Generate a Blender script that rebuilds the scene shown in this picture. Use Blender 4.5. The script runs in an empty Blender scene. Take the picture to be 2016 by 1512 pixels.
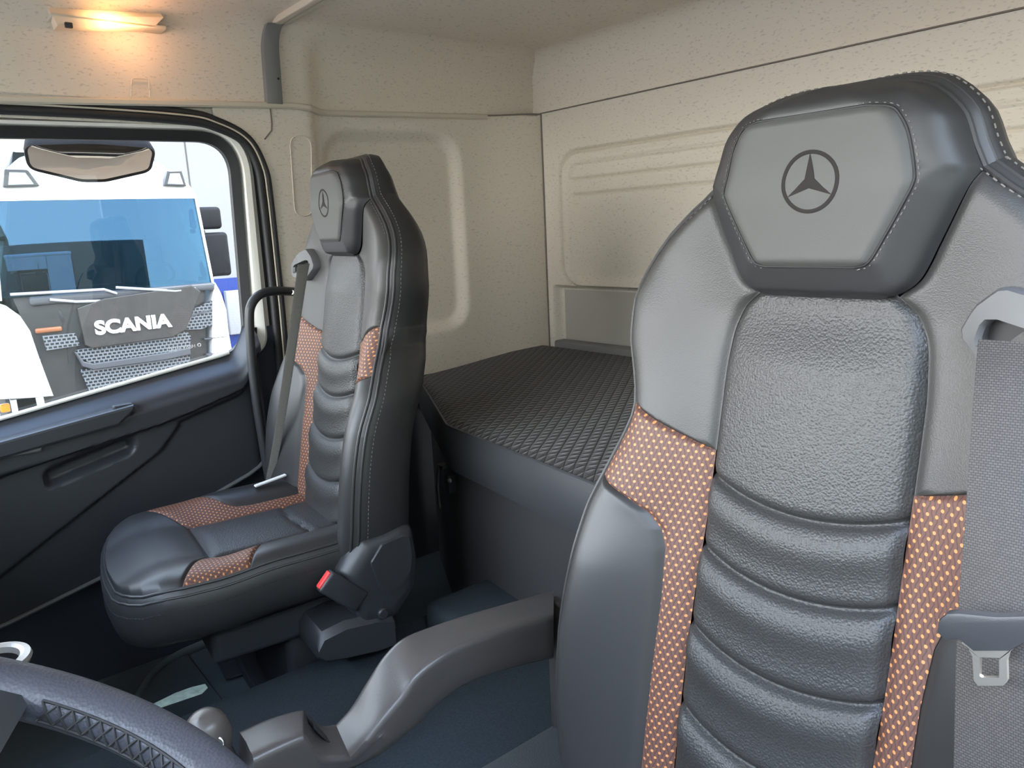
import bpy, bmesh, math, random
from mathutils import Vector, Matrix
random.seed(7)
C = bpy.context.scene.collection
SC = bpy.context.scene

# ------------------------------------------------------------------ camera, sky, sun, exposure
FPX = 1500.0
RW = Matrix(((0.63234201, -0.12636649, 0.76431347),
             (0.77323453, 0.16338908, -0.61270904),
             (-0.04745458, 0.97843524, 0.20102872)))
CAM = Vector((1.09, -0.78, 1.28))
cd = bpy.data.cameras.new('camera'); cam = bpy.data.objects.new('camera', cd); C.objects.link(cam)
cam.matrix_world = Matrix.Translation(CAM) @ RW.to_4x4()
cd.sensor_fit = 'HORIZONTAL'; cd.sensor_width = 36.0; cd.lens = 36.0 * FPX / 2016.0
cd.clip_start = 0.02; cd.clip_end = 300
SC.camera = cam
vs = SC.view_settings
vs.view_transform = 'Standard'; vs.look = 'None'; vs.gamma = 1.0; vs.exposure = 3.0
try: vs.use_curve_mapping = False
except Exception: pass

world = bpy.data.worlds.new('sky'); SC.world = world; world.use_nodes = True
wn = world.node_tree; wn.nodes.clear()
w_out = wn.nodes.new('ShaderNodeOutputWorld'); w_bg = wn.nodes.new('ShaderNodeBackground')
w_tc = wn.nodes.new('ShaderNodeTexCoord'); w_sep = wn.nodes.new('ShaderNodeSeparateXYZ')
w_map = wn.nodes.new('ShaderNodeMapRange'); w_ramp = wn.nodes.new('ShaderNodeValToRGB')
w_map.inputs['From Min'].default_value = -1; w_map.inputs['From Max'].default_value = 1
cr = w_ramp.color_ramp
cr.elements[0].position = 0.0; cr.elements[0].color = (0.42, 0.38, 0.33, 1)
cr.elements[1].position = 1.0; cr.elements[1].color = (0.35, 0.55, 1.0, 1)
e = cr.elements.new(0.495); e.color = (0.45, 0.41, 0.36, 1)
e = cr.elements.new(0.505); e.color = (0.97, 0.93, 0.86, 1)
e = cr.elements.new(0.56); e.color = (0.88, 0.90, 0.92, 1)
e = cr.elements.new(0.75); e.color = (0.68, 0.79, 0.95, 1)
wn.links.new(w_tc.outputs['Generated'], w_sep.inputs[0]); wn.links.new(w_sep.outputs['Z'], w_map.inputs['Value'])
wn.links.new(w_map.outputs['Result'], w_ramp.inputs['Fac']); wn.links.new(w_ramp.outputs['Color'], w_bg.inputs['Color'])
wn.links.new(w_bg.outputs[0], w_out.inputs['Surface']); w_bg.inputs['Strength'].default_value = 3.0

sl = bpy.data.lights.new('sun', 'SUN'); sun = bpy.data.objects.new('sun', sl); C.objects.link(sun)
sl.energy = 1.7; sl.angle = 0.01; sl.color = (1.0, 0.93, 0.82)
sun.rotation_euler = Vector((-0.42, -0.45, -0.79)).to_track_quat('-Z', 'Y').to_euler()
sun.location = (8, 6, 12)

def portal(name, loc, direction, sx, sy):
    l = bpy.data.lights.new(name, 'AREA'); o = bpy.data.objects.new(name, l); C.objects.link(o)
    l.shape = 'RECTANGLE'; l.size = sx; l.size_y = sy; l.cycles.is_portal = True
    o.location = loc; o.rotation_euler = Vector(direction).to_track_quat('-Z', 'Z').to_euler()
portal('sky_portal_door', (1.135, -0.45, 0.90), (-1, 0, 0), 1.15, 1.5)
portal('sky_portal_windscreen', (0, -1.62, 1.36), (0, 1, 0), 2.16, 0.74)
portal('sky_portal_passenger_glass', (-1.13, -0.5, 1.2), (1, 0, 0), 1.0, 0.75)

# ------------------------------------------------------------------ point helpers (photo pixel -> point on a real plane)
def ray(px, py): return RW @ Vector(((px - 1008) / FPX, -(py - 756) / FPX, -1.0))
def pX(px, py, x): d = ray(px, py); return CAM + d * ((x - CAM.x) / d.x)
def pY(px, py, y): d = ray(px, py); return CAM + d * ((y - CAM.y) / d.y)
def pZ(px, py, z): d = ray(px, py); return CAM + d * ((z - CAM.z) / d.z)
def sstep(a, b, t):
    t = max(0.0, min(1.0, (t - a) / (b - a))); return t * t * (3 - 2 * t)
def lerp(a, b, t): return a + (b - a) * t
def interp(tab, x):
    if x <= tab[0][0]: return tab[0][1]
    for (a, va), (b, vb) in zip(tab, tab[1:]):
        if x <= b: return va + (vb - va) * (x - a) / (b - a)
    return tab[-1][1]
def catmull(pts, n=8, closed=False):
    P = [Vector(p) for p in pts]; out = []; N = len(P)
    for i in range(N if closed else N - 1):
        if closed: p0, p1, p2, p3 = P[i - 1], P[i], P[(i + 1) % N], P[(i + 2) % N]
        else:
            p1, p2 = P[i], P[i + 1]
            p0 = P[i - 1] if i else p1 * 2 - p2
            p3 = P[i + 2] if i + 2 < N else p2 * 2 - p1
        for k in range(n):
            t = k / n
            out.append(0.5 * ((2 * p1) + (p2 - p0) * t + (2 * p0 - 5 * p1 + 4 * p2 - p3) * t * t + (3 * p1 - p0 - 3 * p2 + p3) * t ** 3))
    if not closed: out.append(P[-1])
    return out
def rpoly(corners, m=8):
    """rounded 2-D polygon; corners = (a, b, radius)"""
    out = []; N = len(corners)
    for i in range(N):
        a = Vector(corners[i - 1][:2]); b = Vector(corners[i][:2]); c = Vector(corners[(i + 1) % N][:2]); r = corners[i][2]
        d1 = (a - b).normalized(); d2 = (c - b).normalized()
        ang = d1.angle(d2); t = min(r / math.tan(ang / 2), (a - b).length * .49, (c - b).length * .49)
        p1, p2 = b + d1 * t, b + d2 * t
        for k in range(m + 1):
            s = k / m
            out.append(p1 * (1 - s) ** 2 + b * 2 * s * (1 - s) + p2 * s ** 2)
    return out

# ------------------------------------------------------------------ mesh builder
class MB:
    def __init__(s): s.v = []; s.f = []; s.uv = {}
    def add(s, vs_, fs, uvs=None):
        b = len(s.v); s.v += [Vector(p) for p in vs_]
        if uvs:
            for i, q in enumerate(uvs): s.uv[b + i] = q
        s.f += [tuple(b + i for i in f) for f in fs]; return s
    def grid(s, nu, nv, fn, uvf=None, closed_u=False):
        vs_ = []; uv = []
        for j in range(nv):
            for i in range(nu):
                a, b = i / (nu - 1 if not closed_u else nu), j / (nv - 1)
                vs_.append(fn(a, b)); uv.append(uvf(a, b) if uvf else (a, b))
        fs = []
        for j in range(nv - 1):
            for i in range(nu - (0 if closed_u else 1)):
                k = (i + 1) % nu
                fs.append((j * nu + i, j * nu + k, (j + 1) * nu + k, (j + 1) * nu + i))
        return s.add(vs_, fs, uv)
    def loft(s, rings, closed=True, cap0=False, cap1=False):
        n = len(rings[0]); vs_ = [p for r in rings for p in r]; fs = []
        for j in range(len(rings) - 1):
            for i in range(n if closed else n - 1):
                k = (i + 1) % n
                fs.append((j * n + i, j * n + k, (j + 1) * n + k, (j + 1) * n + i))
        if cap0: fs.append(tuple(range(n))[::-1])
        if cap1: fs.append(tuple((len(rings) - 1) * n + i for i in range(n)))
        return s.add(vs_, fs)
    def tube(s, path, r, n=10, r2=None, caps=True, up=None):
        P = [Vector(p) for p in path]; rings = []; prev = Vector(up) if up else None
        for i, p in enumerate(P):
            t = (P[min(i + 1, len(P) - 1)] - P[max(i - 1, 0)])
            t = t.normalized() if t.length > 1e-9 else Vector((0, 0, 1))
            if prev is None:
                prev = Vector((0, 0, 1)) if abs(t.z) < .9 else Vector((1, 0, 0))
            a = (prev - t * prev.dot(t))
            a = a.normalized() if a.length > 1e-6 else t.orthogonal().normalized()
            b = t.cross(a); prev = a
            rr = r[i] if isinstance(r, (list, tuple)) else r
            rb = (r2[i] if isinstance(r2, (list, tuple)) else r2) if r2 else rr
            rings.append([p + a * rr * math.cos(2 * math.pi * k / n) + b * rb * math.sin(2 * math.pi * k / n) for k in range(n)])
        return s.loft(rings, True, caps, caps)
    def loop(s, path, r, n=8):
        P = [Vector(p) for p in path]; N = len(P); rings = []
        prev = None
        for i, p in enumerate(P):
            t = (P[(i + 1) % N] - P[i - 1]).normalized()
            if prev is None: prev = t.orthogonal().normalized()
            a = (prev - t * prev.dot(t)).normalized(); b = t.cross(a); prev = a
            rings.append([p + a * r * math.cos(2 * math.pi * k / n) + b * r * math.sin(2 * math.pi * k / n) for k in range(n)])
        rings.append(rings[0]); return s.loft(rings)
    def box(s, lo, hi, bev=0.0, mat=None):
        bm = bmesh.new(); bmesh.ops.create_cube(bm, size=1)
        lo, hi = Vector(lo), Vector(hi)
        for v in bm.verts: v.co = Vector([lerp(lo[i], hi[i], v.co[i] + .5) for i in range(3)])
        if bev: bmesh.ops.bevel(bm, geom=bm.edges[:] , offset=bev, segments=3, profile=.5, affect='EDGES')
        return s.frombm(bm, mat)
    def frombm(s, bm, mat=None):
        bm.verts.index_update()
        vs_ = [(mat @ v.co) if mat else v.co.copy() for v in bm.verts]; fs = [tuple(v.index for v in f.verts) for f in bm.faces]
        bm.free(); return s.add(vs_, fs)
    def prism(s, pts, ext, bev=0.0):
        bm = bmesh.new(); n = len(pts)
        a = [bm.verts.new(Vector(p)) for p in pts]; b = [bm.verts.new(Vector(p) + Vector(ext)) for p in pts]
        bm.faces.new(a[::-1]); bm.faces.new(b)
        for i in range(n): bm.faces.new((a[i], a[(i + 1) % n], b[(i + 1) % n], b[i]))
        bmesh.ops.recalc_face_normals(bm, faces=bm.faces[:])
        if bev:
            big = [f for f in bm.faces if len(f.verts) == n]
            ed = {e for f in big for e in f.edges} if n != 4 else set(bm.edges)
            bmesh.ops.bevel(bm, geom=list(ed), offset=bev, segments=2, profile=.5, affect='EDGES')
        return s.frombm(bm)
    def ringprism(s, outer, inner, ext):
        n = len(outer); e_ = Vector(ext)
        o0 = [Vector(p) for p in outer]; i0 = [Vector(p) for p in inner]
        return s.loft([o0, [p + e_ for p in o0], [p + e_ for p in i0], i0, o0])
    def lathe(s, prof, origin, axis, n=24, cap=True):
        ax = Vector(axis).normalized(); a = ax.orthogonal().normalized(); b = ax.cross(a); o = Vector(origin)
        rings = [[o + ax * h + (a * math.cos(2 * math.pi * k / n) + b * math.sin(2 * math.pi * k / n)) * r for k in range(n)] for r, h in prof]
        return s.loft(rings, True, cap, cap)

WM = {}
def obj(name, mb, mat, parent=None, local=False, smooth=True, kind=None, label=None, cat=None, group=None, sub=0, angle=40):
    me = bpy.data.meshes.new(name); vs_ = mb.v
    if parent is not None and not local:
        inv = WM[parent.name].inverted(); vs_ = [inv @ p for p in vs_]
    me.from_pydata([tuple(p) for p in vs_], [], mb.f); me.update()
    if mb.uv:
        ul = me.uv_layers.new(name='uv')
        for l in me.loops: ul.data[l.index].uv = mb.uv.get(l.vertex_index, (0, 0))
    bm = bmesh.new(); bm.from_mesh(me); bmesh.ops.recalc_face_normals(bm, faces=bm.faces[:])
    if smooth:
        for f in bm.faces: f.smooth = True
        for ed in bm.edges:
            if len(ed.link_faces) == 2 and ed.calc_face_angle(0) > math.radians(angle): ed.smooth = False
    bm.to_mesh(me); bm.free()
    me.materials.append(mat)
    o = bpy.data.objects.new(name, me); C.objects.link(o)
    if parent is not None: o.parent = parent; WM[o.name] = WM[parent.name].copy()
    else: WM[o.name] = Matrix.Identity(4)
    tag(o, label, cat, group, kind)
    return o
def tag(o, label=None, cat=None, group=None, kind=None):
    if label: o['label'] = label
    if cat: o['category'] = cat
    if group: o['group'] = group
    if kind: o['kind'] = kind
    return o
def thing(name, label, cat, loc=(0, 0, 0), rz=0.0, group=None, kind=None):
    o = bpy.data.objects.new(name, None); C.objects.link(o); o.empty_display_size = .05
    o.location = loc; o.rotation_euler = (0, 0, rz)
    WM[o.name] = Matrix.Translation(Vector(loc)) @ Matrix.Rotation(rz, 4, 'Z')
    return tag(o, label, cat, group, kind)
def struct(name, mb, mat, parent=None, **k):
    return obj(name, mb, mat, parent, kind='structure', **k)

# ------------------------------------------------------------------ materials
def new_mat(name):
    m = bpy.data.materials.new(name); m.use_nodes = True; nt = m.node_tree
    return m, nt, nt.nodes['Principled BSDF']
def mat(name, col, rough=.5, metal=0.0, spec=.5, bump=None, mottle=None, sheen=0, coat=0, uvbump=False):
    m, nt, b = new_mat(name)
    b.inputs['Base Color'].default_value = (*col, 1); b.inputs['Roughness'].default_value = rough
    b.inputs['Metallic'].default_value = metal; b.inputs['Specular IOR Level'].default_value = spec
    if sheen: b.inputs['Sheen Weight'].default_value = sheen
    if coat: b.inputs['Coat Weight'].default_value = coat
    tc = nt.nodes.new('ShaderNodeTexCoord')
    if mottle:
        sc, amt = mottle
        n = nt.nodes.new('ShaderNodeTexNoise'); n.inputs['Scale'].default_value = sc; n.inputs['Detail'].default_value = 4
        nt.links.new(tc.outputs['Object'], n.inputs['Vector'])
        mx = nt.nodes.new('ShaderNodeMix'); mx.data_type = 'RGBA'
        mx.inputs['A'].default_value = (*[c * (1 - amt) for c in col], 1); mx.inputs['B'].default_value = (*[min(1, c * (1 + amt)) for c in col], 1)
        nt.links.new(n.outputs['Fac'], mx.inputs['Factor']); nt.links.new(mx.outputs['Result'], b.inputs['Base Color'])
    if bump:
        sc, st, kind = bump
        if kind == 'voronoi':
            n = nt.nodes.new('ShaderNodeTexVoronoi'); n.inputs['Scale'].default_value = sc; outp = n.outputs['Distance']
        else:
            n = nt.nodes.new('ShaderNodeTexNoise'); n.inputs['Scale'].default_value = sc; n.inputs['Detail'].default_value = 3; outp = n.outputs['Fac']
        nt.links.new(tc.outputs['Object'], n.inputs['Vector'])
        bp = nt.nodes.new('ShaderNodeBump'); bp.inputs['Strength'].default_value = st; bp.inputs['Distance'].default_value = .001
        nt.links.new(outp, bp.inputs['Height']); nt.links.new(bp.outputs['Normal'], b.inputs['Normal'])
    return m

def headliner_mat(name, col):
    m, nt, b = new_mat(name); b.inputs['Roughness'].default_value = .9; b.inputs['Specular IOR Level'].default_value = .2
    tc = nt.nodes.new('ShaderNodeTexCoord'); mp = nt.nodes.new('ShaderNodeMapping'); mp.inputs['Scale'].default_value = (60, 60, 150)
    mp.inputs['Rotation'].default_value = (.5, .4, .3)
    nt.links.new(tc.outputs['Object'], mp.inputs['Vector'])
    n = nt.nodes.new('ShaderNodeTexNoise'); n.inputs['Scale'].default_value = 1.5; n.inputs['Detail'].default_value = 1
    nt.links.new(mp.outputs[0], n.inputs['Vector'])
    r = nt.nodes.new('ShaderNodeValToRGB'); r.color_ramp.elements[0].position = .28; r.color_ramp.elements[1].position = .40
    r.color_ramp.elements[0].color = (*[c * .80 for c in col], 1); r.color_ramp.elements[1].color = (*col, 1)
    nt.links.new(n.outputs['Fac'], r.inputs['Fac'])
    n2 = nt.nodes.new('ShaderNodeTexNoise'); n2.inputs['Scale'].default_value = 350
    nt.links.new(tc.outputs['Object'], n2.inputs['Vector'])
    bp = nt.nodes.new('ShaderNodeBump'); bp.inputs['Strength'].default_value = .35; bp.inputs['Distance'].default_value = .001
    nt.links.new(n2.outputs['Fac'], bp.inputs['Height']); nt.links.new(bp.outputs['Normal'], b.inputs['Normal'])
    nt.links.new(r.outputs['Color'], b.inputs['Base Color'])
    return m

def dots_mat(name, base, line, dot, a=.0112, rad=.0023):
    """brown cloth with a staggered pattern of orange dots and wavy dark lines; uv is in metres"""
    m, nt, b = new_mat(name); b.inputs['Roughness'].default_value = .6
    N = nt.nodes.new; L = nt.links.new
    uv = N('ShaderNodeUVMap'); uv.uv_map = 'uv'
    def M(op, x, y=None, z=None):
        n = N('ShaderNodeMath'); n.operation = op
        for i, q in enumerate((x, y, z)):
            if q is None: continue
            if isinstance(q, (int, float)): n.inputs[i].default_value = q
            else: L(q, n.inputs[i])
        return n.outputs[0]
    sp = N('ShaderNodeSeparateXYZ'); L(uv.outputs[0], sp.inputs[0])
    u = M('DIVIDE', sp.outputs[0], a); v = M('DIVIDE', sp.outputs[1], a * 1.55)
    def lattice(du, dv):
        fu = M('SUBTRACT', M('FRACT', M('ADD', u, du)), .5); fv = M('MULTIPLY', M('SUBTRACT', M('FRACT', M('ADD', v, dv)), .5), 1.55)
        return M('SQRT', M('ADD', M('MULTIPLY', fu, fu), M('MULTIPLY', fv, fv)))
    d = M('MINIMUM', lattice(100.0, 100.0), lattice(100.5, 100.5))
    dotf = M('LESS_THAN', d, rad / a)
    # wavy dark lines between the columns of dots
    wob = M('MULTIPLY', M('SINE', M('MULTIPLY', v, 2 * math.pi)), .13)
    w = M('ABSOLUTE', M('SUBTRACT', M('FRACT', M('ADD', M('MULTIPLY', M('ADD', u, wob), 2.0), 100.5)), .5))
    lf = M('LESS_THAN', w, .17)
    m1 = N('ShaderNodeMix'); m1.data_type = 'RGBA'; m1.inputs['A'].default_value = (*base, 1); m1.inputs['B'].default_value = (*line, 1); L(lf, m1.inputs['Factor'])
    m2 = N('ShaderNodeMix'); m2.data_type = 'RGBA'; L(m1.outputs['Result'], m2.inputs['A']); m2.inputs['B'].default_value = (*dot, 1); L(dotf, m2.inputs['Factor'])
    L(m2.outputs['Result'], b.inputs['Base Color'])
    return m

def perf_mat(name, col, rough=.42):
    """pebbled leather with small perforations"""
    m, nt, b = new_mat(name); b.inputs['Roughness'].default_value = rough; b.inputs['Base Color'].default_value = (*col, 1)
    N = nt.nodes.new; L = nt.links.new
    tc = N('ShaderNodeTexCoord')
    v = N('ShaderNodeTexVoronoi'); v.inputs['Scale'].default_value = 330; L(tc.outputs['Object'], v.inputs['Vector'])
    n = N('ShaderNodeTexNoise'); n.inputs['Scale'].default_value = 500; L(tc.outputs['Object'], n.inputs['Vector'])
    ad = N('ShaderNodeMath'); ad.operation = 'ADD'; L(v.outputs['Distance'], ad.inputs[0]); L(n.outputs['Fac'], ad.inputs[1])
    bp = N('ShaderNodeBump'); bp.inputs['Strength'].default_value = .45; bp.inputs['Distance'].default_value = .0012; bp.invert = True
    L(ad.outputs[0], bp.inputs['Height']); L(bp.outputs['Normal'], b.inputs['Normal'])
    return m

def quilt_mat(name, col):
    """dark quilted cloth: a diamond net of stitching, uv in metres"""
    m, nt, b = new_mat(name); b.inputs['Roughness'].default_value = .8; b.inputs['Sheen Weight'].default_value = .15
    N = nt.nodes.new; L = nt.links.new
    uv = N('ShaderNodeUVMap'); uv.uv_map = 'uv'; sp = N('ShaderNodeSeparateXYZ'); L(uv.outputs[0], sp.inputs[0])
    def M(op, x, y=None):
        n = N('ShaderNodeMath'); n.operation = op
        for i, q in enumerate((x, y)):
            if q is None: continue
            if isinstance(q, (int, float)): n.inputs[i].default_value = q
            else: L(q, n.inputs[i])
        return n.outputs[0]
    X = M('DIVIDE', sp.outputs[0], .030); Y_ = M('DIVIDE', sp.outputs[1], .042)
    a = M('PINGPONG', M('ADD', M('ADD', X, Y_), 50.0), .5); c = M('PINGPONG', M('ADD', M('SUBTRACT', X, Y_), 50.0), .5)
    h = M('MINIMUM', a, c); hh = M('POWER', M('MULTIPLY', h, 2.0), .35)
    bp = N('ShaderNodeBump'); bp.inputs['Strength'].default_value = 1.0; bp.inputs['Distance'].default_value = .006
    L(hh, bp.inputs['Height']); L(bp.outputs['Normal'], b.inputs['Normal'])
    st = M('LESS_THAN', h, .045)
    mx = N('ShaderNodeMix'); mx.data_type = 'RGBA'; mx.inputs['A'].default_value = (*col, 1); mx.inputs['B'].default_value = (*[q * .3 for q in col], 1)
    L(st, mx.inputs['Factor']); L(mx.outputs['Result'], b.inputs['Base Color'])
    return m

def weave_mat(name, col):
    m, nt, b = new_mat(name); b.inputs['Roughness'].default_value = .6; b.inputs['Specular IOR Level'].default_value = .3
    N = nt.nodes.new; L = nt.links.new
    uv = N('ShaderNodeUVMap'); uv.uv_map = 'uv'
    mp = N('ShaderNodeMapping'); mp.inputs['Scale'].default_value = (1, 1, 1); L(uv.outputs[0], mp.inputs[0])
    br = N('ShaderNodeTexBrick'); br.inputs['Scale'].default_value = 1.0; br.inputs['Brick Width'].default_value = .0034; br.inputs['Row Height'].default_value = .0022
    br.inputs['Mortar Size'].default_value = .0003; br.inputs['Color1'].default_value = (*col, 1); br.inputs['Color2'].default_value = (*[c * .8 for c in col], 1)
    br.inputs['Mortar'].default_value = (*[c * .35 for c in col], 1); L(mp.outputs[0], br.inputs['Vector'])
    L(br.outputs['Color'], b.inputs['Base Color'])
    bp = N('ShaderNodeBump'); bp.inputs['Strength'].default_value = .6; bp.inputs['Distance'].default_value = .0006; bp.invert = True
    L(br.outputs['Fac'], bp.inputs['Height']); L(bp.outputs['Normal'], b.inputs['Normal'])
    return m

def glass_mat(name, tint, refl=.08, rough=0.0, gcol=(1, 1, 1)):
    m = bpy.data.materials.new(name); m.use_nodes = True; nt = m.node_tree; nt.nodes.clear(); N = nt.nodes.new; L = nt.links.new
    o = N('ShaderNodeOutputMaterial'); t = N('ShaderNodeBsdfTransparent'); g = N('ShaderNodeBsdfGlossy'); mx = N('ShaderNodeMixShader'); fr = N('ShaderNodeFresnel')
    t.inputs['Color'].default_value = (*tint, 1); g.inputs['Roughness'].default_value = rough; g.inputs['Color'].default_value = (*gcol, 1); fr.inputs['IOR'].default_value = 1.45
    if refl is None: L(fr.outputs[0], mx.inputs[0])
    else: mx.inputs[0].default_value = refl
    L(t.outputs[0], mx.inputs[1]); L(g.outputs[0], mx.inputs[2]); L(mx.outputs[0], o.inputs['Surface'])
    return m

def mesh_grille_mat(name, dark, light, sx, sy):
    """honeycomb grille seen from afar: light net over dark holes; uv in metres"""
    m, nt, b = new_mat(name); b.inputs['Roughness'].default_value = .4
    N = nt.nodes.new; L = nt.links.new
    uv = N('ShaderNodeUVMap'); uv.uv_map = 'uv'
    br = N('ShaderNodeTexBrick'); br.inputs['Scale'].default_value = 1; br.inputs['Brick Width'].default_value = sx; br.inputs['Row Height'].default_value = sy
    br.inputs['Mortar Size'].default_value = .008; br.inputs['Color1'].default_value = (*dark, 1); br.inputs['Color2'].default_value = (*dark, 1); br.inputs['Mortar'].default_value = (*light, 1)
    L(uv.outputs[0], br.inputs['Vector']); L(br.outputs['Color'], b.inputs['Base Color'])
    return m

def emit_mat(name, col, strength):
    m, nt, b = new_mat(name); b.inputs['Base Color'].default_value = (*col, 1)
    b.inputs['Emission Color'].default_value = (*col, 1); b.inputs['Emission Strength'].default_value = strength
    return m

M_LINER = headliner_mat('headliner_fabric', (.74, .66, .56))
M_LINER2 = mat('grey_side_trim', (.20, .20, .20), .6, bump=(400, .2, 'noise'))
M_LINERLOW = headliner_mat('lower_liner_fabric', (.72, .66, .57))
M_TRIMBAR = mat('trim_bar_plastic', (.62, .56, .46), .5)
M_PLASTIC = mat('black_plastic', (.028, .030, .034), .42, bump=(900, .12, 'noise'))
M_DOOR = mat('door_plastic', (.034, .037, .044), .38, bump=(900, .15, 'noise'))
M_DOORLOW = mat('door_cloth', (.022, .028, .042), .8, bump=(700, .3, 'noise'))
M_RUBBER = mat('rubber', (.018, .018, .019), .55)
M_WHITE = mat('white_paint', (.86, .84, .78), .3, coat=.4)
M_LEATHER = mat('black_leather', (.042, .041, .040), .46, bump=(650, .22, 'voronoi'))
M_SMOOTH = mat('smooth_leather', (.026, .026, .027), .42, bump=(900, .08, 'noise'))
M_PANEL = mat('headrest_cloth', (.062, .062, .059), .55, bump=(1200, .15, 'noise'))
M_PERF = perf_mat('perforated_leather', (.029, .029, .029))
M_STITCH = mat('stitch_thread', (.15, .14, .13), .7)
M_SEAM = mat('panel_seam_grey', (.20, .17, .15), .8)
M_DARKSEAM = mat('dark_seam', (.012, .012, .013), .6)
M_DOTS = dots_mat('dotted_cloth', (.115, .050, .037), (.062, .031, .025), (.52, .22, .075), .0100, .0018)
M_EMBLEM = mat('embossed_emblem', (.022, .018, .018), .75, spec=.25)
M_BELT = weave_mat('belt_webbing', (.060, .054, .050)); M_BELT2 = weave_mat('strap_webbing', (.15, .145, .13))
M_GUIDE = mat('guide_plastic', (.085, .085, .088), .5)
M_STEEL = mat('steel', (.80, .77, .73), .35, metal=1.0)
M_RED = mat('red_button', (.75, .05, .05), .4)
M_CARPET = mat('carpet', (.038, .048, .056), .95, spec=.1, bump=(500, .8, 'noise'), mottle=(220, .35))
M_FLOOR = mat('floor_rubber', (.050, .066, .074), .75, bump=(250, .3, 'voronoi'))
M_VINYL = mat('tunnel_vinyl', (.070, .078, .082), .5, bump=(450, .5, 'voronoi'))
M_QUILT = quilt_mat('quilted_cloth', (.022, .020, .019))
M_BUNKSIDE = mat('bunk_vinyl', (.050, .052, .056), .42, bump=(500, .15, 'noise'))
M_BUNKBOX = mat('bunk_box_board', (.030, .029, .030), .8, bump=(500, .2, 'noise'))
M_CONSOLE = mat('console_plastic', (.066, .060, .058), .30, bump=(700, .18, 'noise'))
M_WHEEL = mat('wheel_leather', (.042, .044, .055), .42, bump=(420, .3, 'voronoi'))
M_KNOB = mat('knob_plastic', (.075, .066, .060), .35)
M_CHROME = mat('chrome', (.8, .8, .8), .1, metal=1.0)
M_SATIN = mat('satin_silver', (.45, .43, .40), .4, metal=.6)
M_PANE = glass_mat('door_glass', (.27, .28, .275), .04)
M_SCREEN = glass_mat('windscreen_glass', (.93, .95, .94), .04)

# ================================================================== SETTING: the cab
XW = -1.07          # passenger-side liner plane
YR = 1.13           # rear wall plane
ZC = 1.86           # ceiling
def liner_step(y): return -.03 * sstep(.245, .30, y)
def corner(y): return .047 * sstep(.80, 1.16, y) ** 1.4

# upper side liner, curving into the ceiling
def up_fn(a, b):
    y = lerp(-1.62, 1.17, a)
    s = b
    if s < .6:
        z = lerp(1.64, 1.775, s / .6); x = XW + .012 * (s / .6)
    else:
        th = (s - .6) / .4 * math.pi / 2
        z = 1.775 + (ZC - 1.775) * math.sin(th); x = XW + .012 + .10 * (1 - math.cos(th))
    k = (1 - sstep(1.77, 1.86, z))
    x += liner_step(y) * k
    return Vector((x, min(y, YR + .02), z))
struct('wall_left', MB().grid(140, 26, up_fn), M_LINER)

# lower side liner behind the door pillar, with the big pressed recess
def rr_sdf(y, z, cy, cz, hy, hz, r):
    qx, qz = abs(y - cy) - hy + r, abs(z - cz) - hz + r
    return math.hypot(max(qx, 0), max(qz, 0)) + min(max(qx, qz), 0) - r
def low_fn(a, b):
    z = lerp(.80, 1.665, b); y = lerp(interp([(1.2, .100), (1.40, .103), (1.47, .102), (1.51, .094), (1.54, .080), (1.56, .064), (1.58, .040), (1.595, .008), (1.605, -.03), (1.665, -.03)], z), 1.15, a)
    x = XW + liner_step(y) + corner(y)
    d = rr_sdf(y, z, .545, 1.270, .262, .335, .10)
    x -= .030 * (1 - sstep(-.045, 0.0, d))
    x -= .006 * math.exp(-((y - .275) / .012) ** 2)
    return Vector((x, y, z))
struct('wall_left', MB().grid(170, 120, low_fn), M_LINERLOW)
mb = MB()
mb.loop([Vector((XW + .001, p.x, p.y)) for p in rpoly([(.180, 1.568, .034), (.246, 1.568, .034), (.226, 1.342, .03), (.172, 1.342, .03)], 6)], .0018)
struct('trim_1', mb, M_LINERLOW)          # oval press mark on the pillar
mb = MB().tube([Vector((XW + .003, p[0], p[1])) for p in ((.262, 1.775), (.225, 1.775))], .001)

# dark outer skin under and around
mb = MB()
mb.add([(-1.105, .085, -.1), (-1.105, 1.2, -.1), (-1.105, 1.2, .86), (-1.105, .085, .86)], [(0, 1, 2, 3)])
struct('wall_left', mb, M_PLASTIC)

# trim bar along the side
pts = [(-1.6, 1.590), (-1.05, 1.604), (-.51, 1.6215), (.11, 1.645), (.20, 1.648), (.245, 1.645), (.30, 1.640), (.36, 1.640), (.60, 1.648), (.915, 1.657)]
bar = catmull([(0, p[0], p[1]) for p in pts], 6)
mb = MB(); rings = []
for p in bar:
    x = XW + liner_step(p.y)
    rings.append([Vector((x - .01, p.y, p.z - .008)), Vector((x + .010, p.y, p.z - .008)), Vector((x + .014, p.y, p.z - .004)),
                  Vector((x + .014, p.y, p.z + .005)), Vector((x + .010, p.y, p.z + .009)), Vector((x - .01, p.y, p.z + .009))])
mb.loft(rings, True, True, True); struct('trim_2', mb, M_TRIMBAR)
# headliner lower edge line behind it
mb = MB().tube([Vector((XW + liner_step(y) + corner(y) + .001, y, 1.662 + .010 * sstep(.9, 1.13, y))) for y in [.9 + .012 * i for i in range(20)]], .0025, 6)
struct('trim_3', mb, M_SEAM)

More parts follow.
